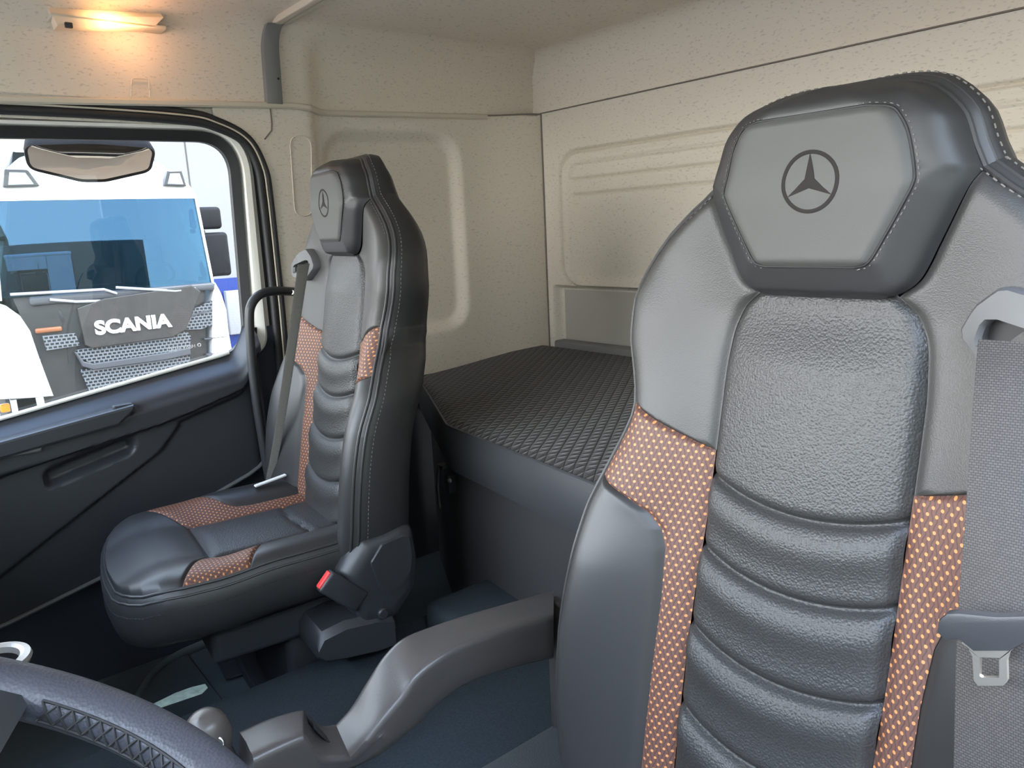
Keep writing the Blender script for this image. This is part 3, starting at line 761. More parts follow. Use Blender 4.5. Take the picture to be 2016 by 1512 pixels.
def make_seat(name, label, loc, rz, gs, cdz=0.0):
    """gs = +1/-1: which shoulder carries the belt guide; the recliner cover and buckle sit on the other side"""
    S = thing(name, label, 'seat', loc, rz); cdy = 0 if cdz else -.024
    L = dict(local=True)
    # ---- backrest
    mbs = MB(); R = shell_rings(); mbs.loft(R, False)
    n = len(R[0]); last = R[-1]; b = len(mbs.v) - n
    for i in range(n // 2 - 1): mbs.f.append((b + i, b + i + 1, b + n - 2 - i, b + n - 1 - i))
    first = 0
    back = obj('backrest', mbs, M_SMOOTH, S, **L)
    q = MB(); q.tube([R[0][i] + Vector((0, -.001, 0)) for i in range(n)], .0035, 8); q.tube([R[1][i] + Vector((0, .006, 0)) + Vector((R[0][i].x * .008, 0, .001)) for i in range(n)], .0030, 8)
    obj('piping', q, M_SMOOTH, back, **L)
    q = MB(); pa = [Vector((R[0][i].x * .975, R[0][i].y - .0065, R[0][i].z - .004 * (R[0][i].z > 1.37) * 1.5)) for i in range(n)]
    stitch(q, pa); obj('stitching', q, M_STITCH, back, **L); q = MB(); pb = [Vector((R[2][i].x + .0015 * (1 if R[2][i].x > 0 else -1), R[2][i].y + .004, R[2][i].z + .001)) for i in range(n)]; stitch(q, pb)
    obj('stitching', q, M_STITCH, back, **L)
    ins = region(lambda z: -hi_(z), hi_, .40, 1.240, 200, 34, insert_off, extra=[q + dq for q in RIBZ for dq in (-.006, -.004, -.002, 0, .002, .004, .006)], warp=lambda t, z: -.022 * (1 - (2 * t - 1) ** 2) * sstep(1.15, 1.02, z) * sstep(.40, .46, z))
    obj('backrest_insert', ins, M_PERF, S, angle=180, **L)
    # upper bolsters
    ub = region(inner, lambda z: uline(z) if z < ZT1 else hw(z), ZT0, 1.36, 90, 24, extra=[ZT0 + .002 * i for i in range(26)], groove=.006)
    obj('shoulder_bolster', ub, M_LEATHER, S, **L); obj('shoulder_bolster', mirror(ub), M_LEATHER, S, **L)
    st_ = region(lambda z: uline(z) if z > ZT0 else hi_(z), lambda z: min(hw(z), interp(STRIP_OUT, z)) if z < .986 else hw(z), .40, ZT1, 150, 16, groove=.005, extra=[.90 + .003 * i for i in range(60)])
    lab = 'brown cloth panel with orange dots'
    obj('dotted_strip', st_, M_DOTS, S, label=lab, **L); obj('dotted_strip', mirror(st_), M_DOTS, S, label=lab, **L)
    lb = region(lambda z: min(hw(z), interp(STRIP_OUT, z)), hw, .40, .986, 110, 22, groove=.006, extra=[.90 + .004 * i for i in range(21)])
    obj('side_bolster', lb, M_SMOOTH, S, **L); obj('side_bolster', mirror(lb), M_SMOOTH, S, **L)
    pad = region(lambda z: -padw(z), padw, 1.232, 1.456, 90, 44, pad_off, gz1=False, extra=[z for z, _ in HW0 if z > 1.36] + [1.2325, 1.234, 1.236, 1.239], groove=.004)
    hr = obj('headrest_pad', pad, M_SMOOTH, S, **L)
    # panel with seam and emblem
    pm = MB(); zs = zrows(1.268, 1.4255, 40); vs_ = []; nt_ = 30
    for z in zs:
        w = panel_w(z)
        for i in range(nt_):
            t = .5 - .5 * math.cos(math.pi * i / (nt_ - 1)); u = -w + 2 * w * t
            d = min(w - abs(u), z - 1.268, 1.4255 - z)
            vs_.append((u, pads(u, z) - .0045 * sstep(-.002, .008, d) - .0002, z))
    pm.add(vs_, [(j * nt_ + i, j * nt_ + i + 1, (j + 1) * nt_ + i + 1, (j + 1) * nt_ + i) for j in range(len(zs) - 1) for i in range(nt_ - 1)])
    pn = obj('headrest_panel', pm, M_PANEL, hr, **L)
    P2 = catmull([(a, 0, b) for a, b in PANEL], 4); P2 = P2 + [Vector((-p.x, 0, p.z)) for p in P2[::-1]]
    q = MB().loop([Vector((p.x, pads(p.x, p.z) - .0006, p.z)) for p in P2], .0016, 6); obj('panel_seam', q, M_DARKSEAM, hr, **L)
    q = MB(); stitch(q, [Vector((p.x * 1.035, pads(p.x * 1.035, 1.35 + (p.z - 1.35) * 1.035) - .0008, 1.35 + (p.z - 1.35) * 1.035)) for p in P2], .0006, .004, .0025)
    obj('stitching', q, M_STITCH, hr, **L)
    obj('emblem', emblem_mb(.004, 1.357, .0325), M_EMBLEM, hr, label='round embossed three-pointed star emblem', **L)
    # belt guide on the shoulder
    q = MB()
    gp = [(gs * a, z) for a, z in ((.150, 1.205), (.163, 1.232), (.186, 1.252), (.222, 1.243), (.262, 1.222), (.272, 1.206), (.262, 1.180), (.225, 1.176), (.188, 1.168))]
    o2 = [p for p in rpoly([(a, b_, .010) for a, b_ in gp], 4)]
    cx_, cz_ = gs * .212, 1.210
    sl_ = rpoly([(gs * .172, 1.196, .008), (gs * .178, 1.224, .012), (gs * .250, 1.207, .008), (gs * .246, 1.190, .006)], 9)
    def gy(u, z): return surf(max(-.25, min(.25, u)), z) - .004
    N2 = 40
    def samp(poly, n):
        # radial resample about the slot centre so both loops match
        out = []
        for k in range(n):
            a = 2 * math.pi * k / n; dx, dz = math.cos(a), math.sin(a); best = None
            for i in range(len(poly)):
                p, r = poly[i - 1], poly[i]; ex, ez = r.x - p.x, r.y - p.y; den = dx * ez - dz * ex
                if abs(den) < 1e-12: continue
                t = ((p.x - cx_) * ez - (p.y - cz_) * ex) / den; s = ((p.x - cx_) * dz - (p.y - cz_) * dx) / den
                if t > 0 and -1e-6 <= s <= 1 + 1e-6 and (best is None or t > best): best = t
            best = best or .01
            out.append((cx_ + dx * best, cz_ + dz * best))
        return out
    oo, ii = samp(o2, N2), samp(sl_, N2)
    def ring(pp, d, sc=1.0): return [Vector((cx_ + (a - cx_) * sc, gy(a, b_) - d, cz_ + (b_ - cz_) * sc)) for a, b_ in pp]
    q.loft([ring(oo, -.012), ring(oo, .010), ring(oo, .016, .95), ring(ii, .016, 1.12), ring(ii, .011), ring(ii, -.004)], True)
    g = obj('belt_guide', q, M_GUIDE, S, **L)
    q = MB().add(ring(ii, -.003), [tuple(range(N2))]); obj('guide_slot', q, M_DARKSEAM, g, **L)
    # ---- cushion
    fr = cregion(lambda y: -(hc(y) if y < -.445 else us(y)), lambda y: hc(y) if y < -.445 else us(y), -.552, -.36, 60, 40, gy0=False)
    cf = obj('seat_cushion', fr, M_SMOOTH, S, **L)
    ci = cregion(lambda y: -.112, lambda y: .112, -.36, .03, 70, 24, lambda u, y, t: .012 * (1 - (2 * t - 1) ** 2) ** .6 * sstep(-.36, -.33, y) - .006 * math.exp(-((y + .15 - .02 * (2 * t - 1) ** 2) / .006) ** 2))
    obj('cushion_insert', ci, M_PERF, S, **L)
    cs_ = cregion(lambda y: us(y) if y < -.36 else .112, lambda y: hc(y) if y < -.315 else cst(y), -.445, .03, 100, 14)
    obj('cushion_dotted_strip', cs_, M_DOTS, S, label=lab, **L); obj('cushion_dotted_strip', mirror(cs_), M_DOTS, S, label=lab, **L)
    cb = cregion(cst, hc, -.315, .03, 50, 14)
    obj('cushion_bolster', cb, M_SMOOTH, S, **L); obj('cushion_bolster', mirror(cb), M_SMOOTH, S, **L)
    for o9 in (ci, cs_, cb, fr): pass
    YO = sorted(set([y for y, _ in HC] + [-.552 + .02 * i for i in range(29)]))
    O = [(hc(y), y) for y in YO[::-1]] + [(-hc(y), y) for y in YO]
    rings = []
    for o_, dz in ((0, 0), (.008, -.010), (.014, -.035), (.014, -.075), (.004, -.105), (-.02, -.122)):
        r = []
        for i, (u, y) in enumerate(O):
            a, b_ = O[max(0, i - 1)], O[min(len(O) - 1, i + 1)]; t = Vector((b_[0] - a[0], b_[1] - a[1])).normalized(); nr = Vector((-t.y, t.x))
            if nr.x * u < 0: nr = -nr
            if abs(u) < .15 and y < -.5: nr = Vector((nr.x, -abs(nr.y)))
            r.append(Vector((u + nr.x * o_, y + nr.y * o_, csurf(u, y) - .003 + dz)))
        rings.append(r)
    q = MB().loft(rings, False); m2 = len(O); bb = len(q.v) - m2
    q.f.append(tuple(bb + i for i in range(m2)))
    sd = obj('cushion_side', q, M_SMOOTH, cf, **L)
    q = MB(); q.tube([p + Vector((0, 0, .0005)) for p in rings[0]], .0034, 8); q.tube([p + Vector((0, 0, -.003)) for p in rings[1]], .0028, 8); obj('cushion_piping', q, M_SMOOTH, cf, **L)
    q = MB(); stitch(q, [p + Vector((0, 0, -.004)) for p in rings[2]], .0007); obj('stitching', q, M_DARKSEAM, cf, **L)
    # ---- base
    s = -gs
    for o9 in list(S.children):
        if o9.name.startswith('cushion') or o9.name.split('.')[0] in ('seat_cushion',): o9.location.z += cdz; o9.location.y += cdy

    q = MB().box((-.20, -.42, .40 + cdz * .8), (.20, .02, .51 + cdz), .015); obj('seat_frame', q, M_PLASTIC, S, **L)
    q = MB(); q.box((-.17, -.26, .165), (.17, .02, .41), .02); q.box((-.21, -.30, .15), (.21, .05, .185), .008); obj('pedestal', q, M_PLASTIC, S, **L)
    # recliner cover
    pts = [(-.168, .575), (-.112, .640), (-.02, .652), (.012, .640), (.018, .56), (.005, .49), (-.045, .435), (-.10, .425), (-.135, .445), (-.15, .50)]
    q = MB(); P3 = rpoly([(a, b_, .018) for a, b_ in pts], 4); cy_ = sum(p.x for p in P3) / len(P3); cz2 = sum(p.y for p in P3) / len(P3)
    q.loft([[Vector((s * x, cy_ + (p.x - cy_) * k, cz2 + (p.y - cz2) * k)) for p in P3] for x, k in ((.215, 1.0), (.285, 1.0), (.305, .95), (.318, .84), (.320, .6))], True, True, True)
    rc = obj('recliner_cover', q, M_PLASTIC, S, angle=75, **L)
    q = MB().loft([[Vector((s * x, cy_ + .02 + (p.x - cy_) * k, cz2 + .03 + (p.y - cz2) * k)) for p in P3] for x, k in ((.315, .56), (.324, .52), (.324, .0))], True, False, False); obj('cover_panel', q, M_PLASTIC, rc, **L)
    q = MB().lathe([(0, 0), (.013, 0), (.013, .010), (.010, .013), (0, .013)], (s * .316, -.085, .463), (s, 0, 0), 16); obj('recliner_knob', q, M_PLASTIC, rc, **L)
    # lower plastic rail beside the cushion
    q = MB(); q.loft([[Vector((s * (.16 + dx), y, z)) for dx, z in ((0, zb), (.15, zb), (.165, zb + .01), (.165, zt - .015), (.15, zt), (0, zt))] for y, zb, zt in ((-.235, .405, .440), (-.22, .39, .462), (-.17, .38, .470), (-.10, .37, .462), (-.06, .37, .45))], True, True, True)
    obj('side_rail', q, M_PLASTIC, S, **L)
    # buckle
    T = Matrix.Translation((s * .312, -.188, .560)) @ Matrix.Rotation(math.radians(46), 4, 'X')
    bm = bmesh.new(); bmesh.ops.create_cube(bm, size=1)
    for v in bm.verts: v.co = Vector((v.co.x * .026, v.co.y * .050, v.co.z * .105))
    bmesh.ops.bevel(bm, geom=bm.edges[:], offset=.006, segments=3, profile=.5, affect='EDGES')
    bk = obj('buckle', MB().frombm(bm, T @ Matrix.Translation((0, 0, -.03))), M_PLASTIC, S, **L)
    bm = bmesh.new(); bmesh.ops.create_cube(bm, size=1)
    for v in bm.verts: v.co = Vector((v.co.x * .018, v.co.y * .040, v.co.z * .010))
    bmesh.ops.bevel(bm, geom=bm.edges[:], offset=.003, segments=2, profile=.5, affect='EDGES')
    obj('release_button', MB().frombm(bm, T @ Matrix.Translation((0, 0, .021))), M_RED, bk, label='red release button', **L)
    if cdz:
        for o9 in S.children:
            if o9.name.split('.')[0] in ('recliner_cover', 'side_rail', 'buckle'): o9.location.z += cdz
    return S

DRV = (.645, 0.0, -.045); PAS = (-.620, .060, 0.0)
make_seat('driver_seat', 'large black leather driver seat nearest the camera, brown orange-dotted strips and star headrest emblem', DRV, 0.0, 1, -.13)
make_seat('passenger_seat', 'smaller black leather passenger seat beside the door, cushion and red belt buckle in view', PAS, math.radians(-5.5), -1)

# ------------------------------------------------------------------ belts
def ribbon(mb, centres, widths, wdirs, th=.0014):
    cs = centres; rings = []; uvl = 0
    base = len(mb.v); n = len(cs); dist = 0
    vs_ = []; uv = []
    for i, c in enumerate(cs):
        c = Vector(c); t = (Vector(cs[min(i + 1, n - 1)]) - Vector(cs[max(i - 1, 0)])).normalized()
        w = Vector(wdirs[i]).normalized(); nn = t.cross(w).normalized() * th
        if i: dist += (c - Vector(cs[i - 1])).length
        hwid = widths[i] / 2
        K = 8
        for side in (1, -1):
            for k in range(K + 1):
                s = -1 + 2 * k / K
                vs_.append(c + w * hwid * s * side + nn * side * (1 - .5 * abs(s) ** 6)); uv.append((hwid * s * side, dist))
    m = 2 * 9
    fs = [(i * m + k, i * m + (k + 1) % m, (i + 1) * m + (k + 1) % m, (i + 1) * m + k) for i in range(n - 1) for k in range(m)]
    fs.append(tuple(range(m))[::-1]); fs.append(tuple((n - 1) * m + k for k in range(m)))
    return mb.add(vs_, fs, uv)
bt = thing('seat_belt', 'grey seat belt with metal tongue hanging over the driver seat', 'seat belt', pY(1975, 1000, -.09))
BW = .052
ed = [(1928, 668, -.045), (1922, 760, -.065), (1912, 900, -.085), (1902, 1030, -.105), (1888, 1180, -.125), (1882, 1300, -.14), (1880, 1512, -.155), (1878, 1700, -.16)]
cen = catmull([pY(a, b, y) + Vector((BW / 2, 0, 0)) for a, b, y in ed], 8)
obj('webbing', ribbon(MB(), cen, [BW] * len(cen), [Vector((1, .10 + .15 * math.sin(i * .13), 0)) for i in range(len(cen))]), M_BELT, bt)
yp = -.165
def tp(pts): return [pY(a, b, yp) for a, b in pts]
out = tp([(1846, 1222), (1862, 1208), (1885, 1207), (1960, 1214), (2040, 1212), (2085, 1205), (2096, 1230), (2080, 1258), (2020, 1266), (1985, 1284), (1915, 1284), (1888, 1262), (1858, 1262), (1843, 1245)])
obj('tongue_cover', MB().prism(out, (0, .012, 0), .003), M_PLASTIC, bt)
o_ = rpoly([(1888, 1264, 4), (1905, 1275, 6), (1914, 1292, 6), (1917, 1340, 8), (1925, 1350, 5), (1976, 1350, 6), (1983, 1340, 6), (1982, 1300, 6), (1988, 1280, 6), (2012, 1268, 5)], 3)
cx, cy = 1948, 1312
i_ = []
for p in o_:
    dx, dy = p.x - cx, p.y - cy; s = max(abs(dx) / 19, abs(dy) / 22); i_.append((cx + dx / s, cy + dy / s))
mb = MB().ringprism([pY(p.x, p.y, yp + .003) for p in o_], [pY(a, b, yp + .003) for a, b in i_], (0, .004, 0)); obj('tongue', mb, M_STEEL, bt, smooth=False, label='steel tongue with a square slot')

pb_ = thing('seat_belt', 'thin seat belt strap hanging from the passenger seat shoulder guide', 'seat belt', pX(530, 960, -.93))
ed = [(598, 520), (594, 545), (580, 640), (566, 740), (552, 830), (540, 900), (524, 975)]
xt = pY(598, 520, -.012).x; cen = catmull([pX(q[0], q[1], lerp(xt, -.903, (q[1] - 520) / 455)) for q in ed], 8)
wd = [Vector((.25 + .30 * i / len(cen), .75 - .25 * i / len(cen), 0)) for i in range(len(cen))]
obj('webbing', ribbon(MB(), cen, [.027 - .006 * i / len(cen) for i in range(len(cen))], wd), M_BELT2, pb_)
p0, p1 = pX(500, 957, -.838), pX(560, 935, -.832); w_ = (p1 - p0); up_ = Vector((.3, 0, 1)).normalized()
mb = MB().prism([p0, p1, p1 + up_ * .004, p0 + up_ * .004], (.014, 0, .0)); obj('tongue', mb, mat('bright_tongue', (.85, .84, .82), .4, metal=0), pb_, smooth=False, label='bright steel tongue')
p2 = pX(522, 990, -.925); mb = MB().box(p2 - Vector((.012, .012, .03)), p2 + Vector((.012, .012, .02)), .004); obj('anchor', mb, M_PLASTIC, pb_)

# grab handle
hp = catmull([pX(600, 577, -1.045), pX(575, 574, -1.02), pX(540, 573, -1.0), pX(512, 580, -.99), pX(495, 600, -.985), pX(491, 630, -.985), pX(495, 700, -.985), pX(505, 790, -.985), pX(516, 860, -.985), pX(528, 930, -.985), pX(538, 975, -.99)], 6)
gh = thing('grab_handle', 'black curved grab rail on the pillar beside the passenger seat', 'handle', hp[-1])
obj('rail', MB().tube(hp, .0125, 14), M_PLASTIC, gh)
p = pX(577, 574, -1.03); mb = MB().lathe([(0, 0), (.007, 0), (.007, .004), (0, .004)], p + Vector((.02, -.012, 0)), (.8, -.6, 0), 12); obj('screw', mb, M_STEEL, gh)

# ================================================================== BUNK
bunk = thing('bunk_mattress', 'black quilted bunk mattress with leather front across the rear wall', 'mattress', (0, .7, .68))
MZ = [(-1.2, 0)]
def front_y(x):
    tab = [(-1.10, .57), (-.56, .305), (-.50, .275), (-.46, .268), (.12, .205), (.45, .22), (.75, .36), (1.10, .56)]
    return interp(tab, x)
def mtop(x, y): 
    t = (y - front_y(x)) / (1.12 - front_y(x))
    return .800 + .040 * t - .010 * (1 - sstep(0, .03, t)) + .006 * math.sin(9 * x + 4 * y) * t * (1 - t) * 2
def mt_fn(a, b):
    x = lerp(-1.085, 1.06, a); y = lerp(front_y(x), 1.100, b); return Vector((x, y, mtop(x, y)))
def mt_uv(a, b):
    p = mt_fn(a, b); return (p.x, p.y)
obj('quilted_top', MB().grid(150, 60, mt_fn, mt_uv), M_QUILT, bunk)
mb = MB()
def fs_fn(a, b):
    x = lerp(-1.085, 1.06, a); s = b
    return Vector((x, front_y(x) - .010 * math.sin(math.pi * s), lerp(mtop(x, front_y(x)) + .001, .672, s)))
mb.grid(150, 10, fs_fn); obj('front_panel', mb, M_BUNKSIDE, bunk)
mb = MB().tube([Vector((x, front_y(x) - .001, mtop(x, front_y(x)) + .001)) for x in [-1.08 + .02 * i for i in range(107)]], .003, 6); obj('piping', mb, M_BUNKSIDE, bunk)
mb = MB().grid(40, 2, lambda a, b: Vector((lerp(-1.085, 1.06, a), lerp(front_y(lerp(-1.085, 1.06, a)) + .005, 1.12, b), .672))); obj('mattress_base', mb, M_BUNKBOX, bunk)
mb = MB()
mb.grid(60, 3, lambda a, b: Vector((lerp(-1.06, 1.06, a), front_y(lerp(-1.06, 1.06, a)) + .028, lerp(.15, .668, b))))
mb.grid(60, 2, lambda a, b: Vector((lerp(-1.06, 1.06, a), lerp(front_y(lerp(-1.06, 1.06, a)) + .028, 1.1, b), .668)))
bx = obj('bunk_box', mb, M_BUNKBOX, None, label='dark board box under the bunk mattress', cat='box')
lt = thing('latch_bracket', 'small black hinge bracket under the left end of the bunk', 'bracket', pY(873, 985, .29))
p = pY(868, 918, .29); mb = MB(); mb.box(p + Vector((-.012, -.008, -.004)), p + Vector((.020, .022, .006)), .002); q = pY(885, 950, .29); mb.box(q + Vector((-.016, -.006, -.03)), q + Vector((.006, .02, .02)), .003)
obj('plate', mb, M_RUBBER, lt)
q = pY(863, 970, .285); mb = MB().tube([pY(864, 915, .285), pY(862, 960, .28), pY(866, 1000, .275)], .006, 8); obj('arm', mb, M_RUBBER, lt)
q = pY(887, 946, .282); mb = MB().lathe([(0, 0), (.006, 0), (.005, .006), (0, .006)], q, (0, -1, 0), 10); obj('bolt', mb, M_STEEL, lt)

# ================================================================== CONSOLE ARM
cons = thing('gear_console', 'grey plastic lever console curving up beside the driver seat', 'console', (.14, -.35, .40))
TL = [(470, 1438), (530, 1412), (590, 1396), (604, 1402), (632, 1426), (660, 1424), (690, 1390), (722, 1338), (755, 1288), (792, 1254), (845, 1232), (905, 1212), (990, 1188), (1090, 1160)]
TR = [(500, 1492), (545, 1470), (590, 1450), (602, 1453), (632, 1490), (690, 1492), (722, 1456), (755, 1415), (790, 1375), (815, 1337), (850, 1305), (900, 1275), (990, 1240), (1090, 1212)]
BR = [(500, 1580), (545, 1560), (600, 1545), (620, 1540), (650, 1530), (700, 1512), (745, 1490), (785, 1462), (822, 1432), (850, 1402), (885, 1372), (925, 1347), (1000, 1320), (1090, 1298)]
xl, xr = .085, .172
def sec(i):
    a = pX(*TL[i], xl); b = pX(*TR[i], xr); c = pX(*BR[i], xr - .012)
    y = (a.y + b.y) / 2
    return a, b, c
A = [sec(i)[0] for i in range(14)]; B = [sec(i)[1] for i in range(14)]; D = [sec(i)[2] for i in range(14)]
def armloft(i0, i1):
    a_, b_, d_ = catmull(A[i0:i1 + 1], 6), catmull(B[i0:i1 + 1], 6), catmull(D[i0:i1 + 1], 6); rings = []
    for a, b, d in zip(a_, b_, d_):
        w = b - a; h = d - b; wl = w.length; e1 = w.normalized(); e2 = h.normalized(); r = .014
        al = Vector((a.x + .008, a.y * .6 + d.y * .4, d.z)) if False else a + h * .95
        rings.append([al, a + h * .25 - e1 * .002, a + e2 * .004, a + e1 * .006, a + e1 * .012, a + e1 * wl * .5 - e2 * .003, b - e1 * r * 1.5, b - e1 * r * .8, b - e1 * r * .25 + e2 * r * .22, b + e2 * r * .8, b + e2 * r * 1.5, b + h * .35 + e1 * .001, b + h * .7, b + h * .93, d - e1 * .006, lerp(al, d, .5)])
    return rings
obj('arm', MB().loft(armloft(5, 13), True, True, True), M_CONSOLE, cons, angle=60)
obj('base', MB().loft(armloft(0, 5), True, True, True), M_CONSOLE, cons, angle=60)
# narrow slot and the lip in front of it
p = [pX(*q, xl + .03) for q in ((604, 1408), (630, 1437), (643, 1458), (622, 1440), (607, 1425))]
mb = MB().prism([q + Vector((.0, 0, .002)) for q in p], (.02, 0, .0)); obj('tray_slot', mb, M_DARKSEAM, cons)
# pedestal carrying the console down to the tunnel
mb = MB(); mb.loft([[Vector((.06 + dx, y, z)) for dx, y in ((0, y0), (.12, y0), (.12, y1), (0, y1))] for z, y0, y1 in ((.336, -.80, -.42), (.45, -.74, -.42), (.53, -.66, -.42))], True, True, True); obj('foot', mb, M_CONSOLE, cons)
mb = MB().box((.095, .072, .334), (.165, .10, .60), .006); obj('rear_support', mb, M_CONSOLE, cons)
# knob
kc = pX(410, 1440, .10); 
ax = Vector((.25, -.35, .9)).normalized()
prof = [(0, -.075), (.012, -.075), (.013, -.05), (.022, -.030), (.027, -.015), (.0285, .0), (.0275, .012), (.023, .022), (.014, .029), (0, .032)]
kn = obj('gear_knob', MB().lathe(prof, kc, ax, 28), M_KNOB, cons, label='rounded brown grey shift knob')
bc = pX(424, 1466, .125); bx_ = (CAM - bc).normalized()
mb = MB().lathe([(0, .004), (.009, .004), (.012, .002), (.0125, -.006), (0, -.006)], bc, (bx_ + Vector((0, 0, -.2))).normalized(), 20); obj('button', mb, M_RUBBER, kn)
mb = MB().lathe([(.0085, .0035), (.0092, .0055), (.0105, .005), (.0105, .003)], bc, (bx_ + Vector((0, 0, -.2))).normalized(), 24, False); obj('button_ring', mb, M_CHROME, kn)

# ================================================================== STEERING WHEEL
tw = math.radians(25); SWC = Vector((.645, -.86, 1.01)); SWR = .225
def swp(t, r=SWR, d=0):
    return SWC + Vector((r * math.cos(t), r * math.sin(t) * math.cos(tw) - d * -math.sin(tw) * 0 + d * math.sin(tw), -r * math.sin(t) * math.sin(tw) + d * math.cos(tw)))
sw = thing('steering_wheel', 'dark leather steering wheel rim with cross stitching at the bottom left', 'steering wheel', SWC - Vector((0, .1, .2)))
obj('rim', MB().loop([swp(2 * math.pi * k / 96) for k in range(96)], .0195, 18), M_WHEEL, sw)
mb = MB().lathe([(0, -.06), (.07, -.06), (.085, -.03), (.08, -.012), (.05, -.006), (0, -.004)], SWC, (0, math.sin(tw), math.cos(tw)), 32); obj('hub', mb, M_PLASTIC, sw)
for t0 in (math.radians(153), math.radians(27), math.radians(-60), math.radians(-120)):
    mb = MB(); rings = []
    for k in range(9):
        s = k / 8; r = lerp(.06, SWR - .010, s); w = lerp(.045, .030, s)
        cpt = swp(t0, r, -.025 * (1 - s)); tg = Vector((-math.sin(t0), math.cos(t0) * math.cos(tw), -math.cos(t0) * math.sin(tw))); nrm = Vector((0, math.sin(tw), math.cos(tw)))
        rings.append([cpt + tg * w + nrm * .002, cpt + tg * w * .8 + nrm * .007, cpt - tg * w * .8 + nrm * .007, cpt - tg * w + nrm * .002, cpt - tg * w * .8 - nrm * .008, cpt + tg * w * .8 - nrm * .008])
    mb.loft(rings, True, True, True); obj('spoke', mb, M_PLASTIC, sw)
mb = MB()
for k in range(14):       # criss-cross thread on the inner edge
    t = math.radians(97) + k * math.radians(3.2); 
    def ip(tt, ang):
        c = swp(tt); rad = (SWC - c).normalized(); nrm = Vector((0, math.sin(tw), math.cos(tw)))
        return c + (rad * math.cos(ang) + nrm * math.sin(ang)) * .0202
    d_ = math.radians(3.2)
    for a0_, a1_, t0_, t1_ in ((-.5, .3, t, t + d_), (.3, -.5, t, t + d_)):
        mb.tube([ip(lerp(t0_, t1_, j / 4), lerp(a0_, a1_, j / 4)) for j in range(5)], .0010, 5)
    for an in (-.5, .3): mb.tube([ip(t, an), ip(t + d_, an)], .0011, 5)
obj('stitching', mb, M_DARKSEAM, sw)
mb = MB().tube([SWC - Vector((0, .03, .06)), SWC + Vector((0, -.10, -.20)), SWC + Vector((0, -.20, -.40))], [.05, .06, .07], 20); obj('steering_column', mb, M_PLASTIC, sw)

# dashboard (mostly out of view) and the cup holder on it
mb = MB(); dp = [(-1.60, .20), (-1.60, 1.00), (-1.50, 1.03), (-1.25, 1.04), (-1.12, 1.03), (-1.07, .98), (-1.08, .80), (-1.16, .55), (-1.22, .20)]
mb.loft([[Vector((x, a, b)) for a, b in dp] for x in (-1.05, 1.05)], True, True, True)
obj('dashboard', mb, M_PLASTIC, None, label='black dashboard under the windscreen', cat='dashboard')
cc = pZ(-22, 1303, .68)
ch = thing('cup_holder', 'round cup holder with silver rim at the lower left edge', 'cup holder', cc - Vector((0, 0, .1)))
obj('rim', MB().lathe([(.052, -.012), (.056, -.004), (.054, .002), (.046, .004), (.040, .001), (.038, -.008)], cc, (0, 0, 1), 40, False), M_SATIN, ch)
obj('cup', MB().lathe([(.040, -.002), (.037, -.09), (0, -.09)], cc, (0, 0, 1), 32, False), M_RUBBER, ch)
mb = MB().box((cc.x - .06, -1.06, cc.z - .11), (cc.x + .06, cc.y - .02, cc.z - .03), .01); obj('bracket', mb, M_PLASTIC, ch)

# ================================================================== FLOOR PIECES
fm = thing('floor_mat', 'dark rubber mat with raised ridge on the passenger floor', 'mat', (-.78, -.6, .151))
mb = MB().box((-1.03, -1.15, .150), (-.49, -.30, .157), .003); obj('mat_sheet', mb, M_FLOOR, fm)
rp = catmull([pZ(q[0], q[1], .16) for q in ((205, 1430), (262, 1385), (300, 1330), (345, 1295), (400, 1270), (470, 1240), (520, 1225))], 6)
mb = MB().tube(rp, .016, 8, .006); obj('ridge', mb, mat('ridge_rubber', (.12, .14, .15), .5), fm)
hl = [pZ(*q, .16) for q in ((416, 1287), (510, 1238), (552, 1305), (445, 1340))]
mb = MB().prism([p + Vector((0, 0, 0)) for p in hl], (0, 0, .006), .002); obj('floor_hatch', mb, M_PLASTIC, None, label='square black hatch plate on the passenger floor', cat='hatch')
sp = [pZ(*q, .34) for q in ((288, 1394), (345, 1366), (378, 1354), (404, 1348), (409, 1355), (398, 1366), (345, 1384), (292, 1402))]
M_STRIP = mat('painted_sunlight', (.42, .52, .45), .25, mottle=(60, .6))  # sunbeam patch on the floor, put in as a pale mottled colour
mb = MB().prism(sp, (0, 0, .002)); obj('painted_sun_patch', mb, M_STRIP, None, label='pale greenish patch of sunlight painted on the dark floor', cat='sun_patch')

# ================================================================== OUTSIDE
KS = 1.22; XS = CAM.x + (-7.5 - CAM.x) * KS        # front plane of the other truck
def sx(px, py, dx=0.0): return pX(px, py, XS + dx)
GZ = -1.25
mb = MB().grid(2, 2, lambda a, b: Vector((lerp(-60, 60, a), lerp(-60, 60, b), GZ)))
struct('ground', mb, mat('asphalt', (.21, .18, .15), .9, mottle=(3, .2), bump=(60, .4, 'noise')))
M_BWHITE = mat('wall_paint', (.265, .26, .245), .7); M_BBLUE = mat('blue_paint', (.012, .035, .20), .6)
XB = XS - 5.5
bl_ = thing('building', 'white warehouse wall with a blue base behind the truck', 'building', (XB, 6, GZ))
zb = pX(440, 548, XB).z; y0b = pX(160, 290, XB).y
obj('upper_wall', MB().box((XB - .4, y0b, zb), (XB, 30, 7.5)), M_BWHITE, bl_, smooth=False)
obj('blue_base', MB().box((XB - .4, y0b, GZ), (XB + .03, 30, zb)), M_BBLUE, bl_, smooth=False)
ys_ = pX(366, 300, XB).y; obj('panel_joint', MB().box((XB - .01, ys_ - .012, zb), (XB + .008, ys_ + .012, 7.5)), mat('joint', (.08, .08, .075), .8), bl_, smooth=False)
p = pX(463, 615, XB + .2); obj('wall_box', MB().box(p - Vector((.1, .16, .45)), p + Vector((.05, .16, .45)), .02), mat('grey_box', (.30, .30, .30), .6), bl_)
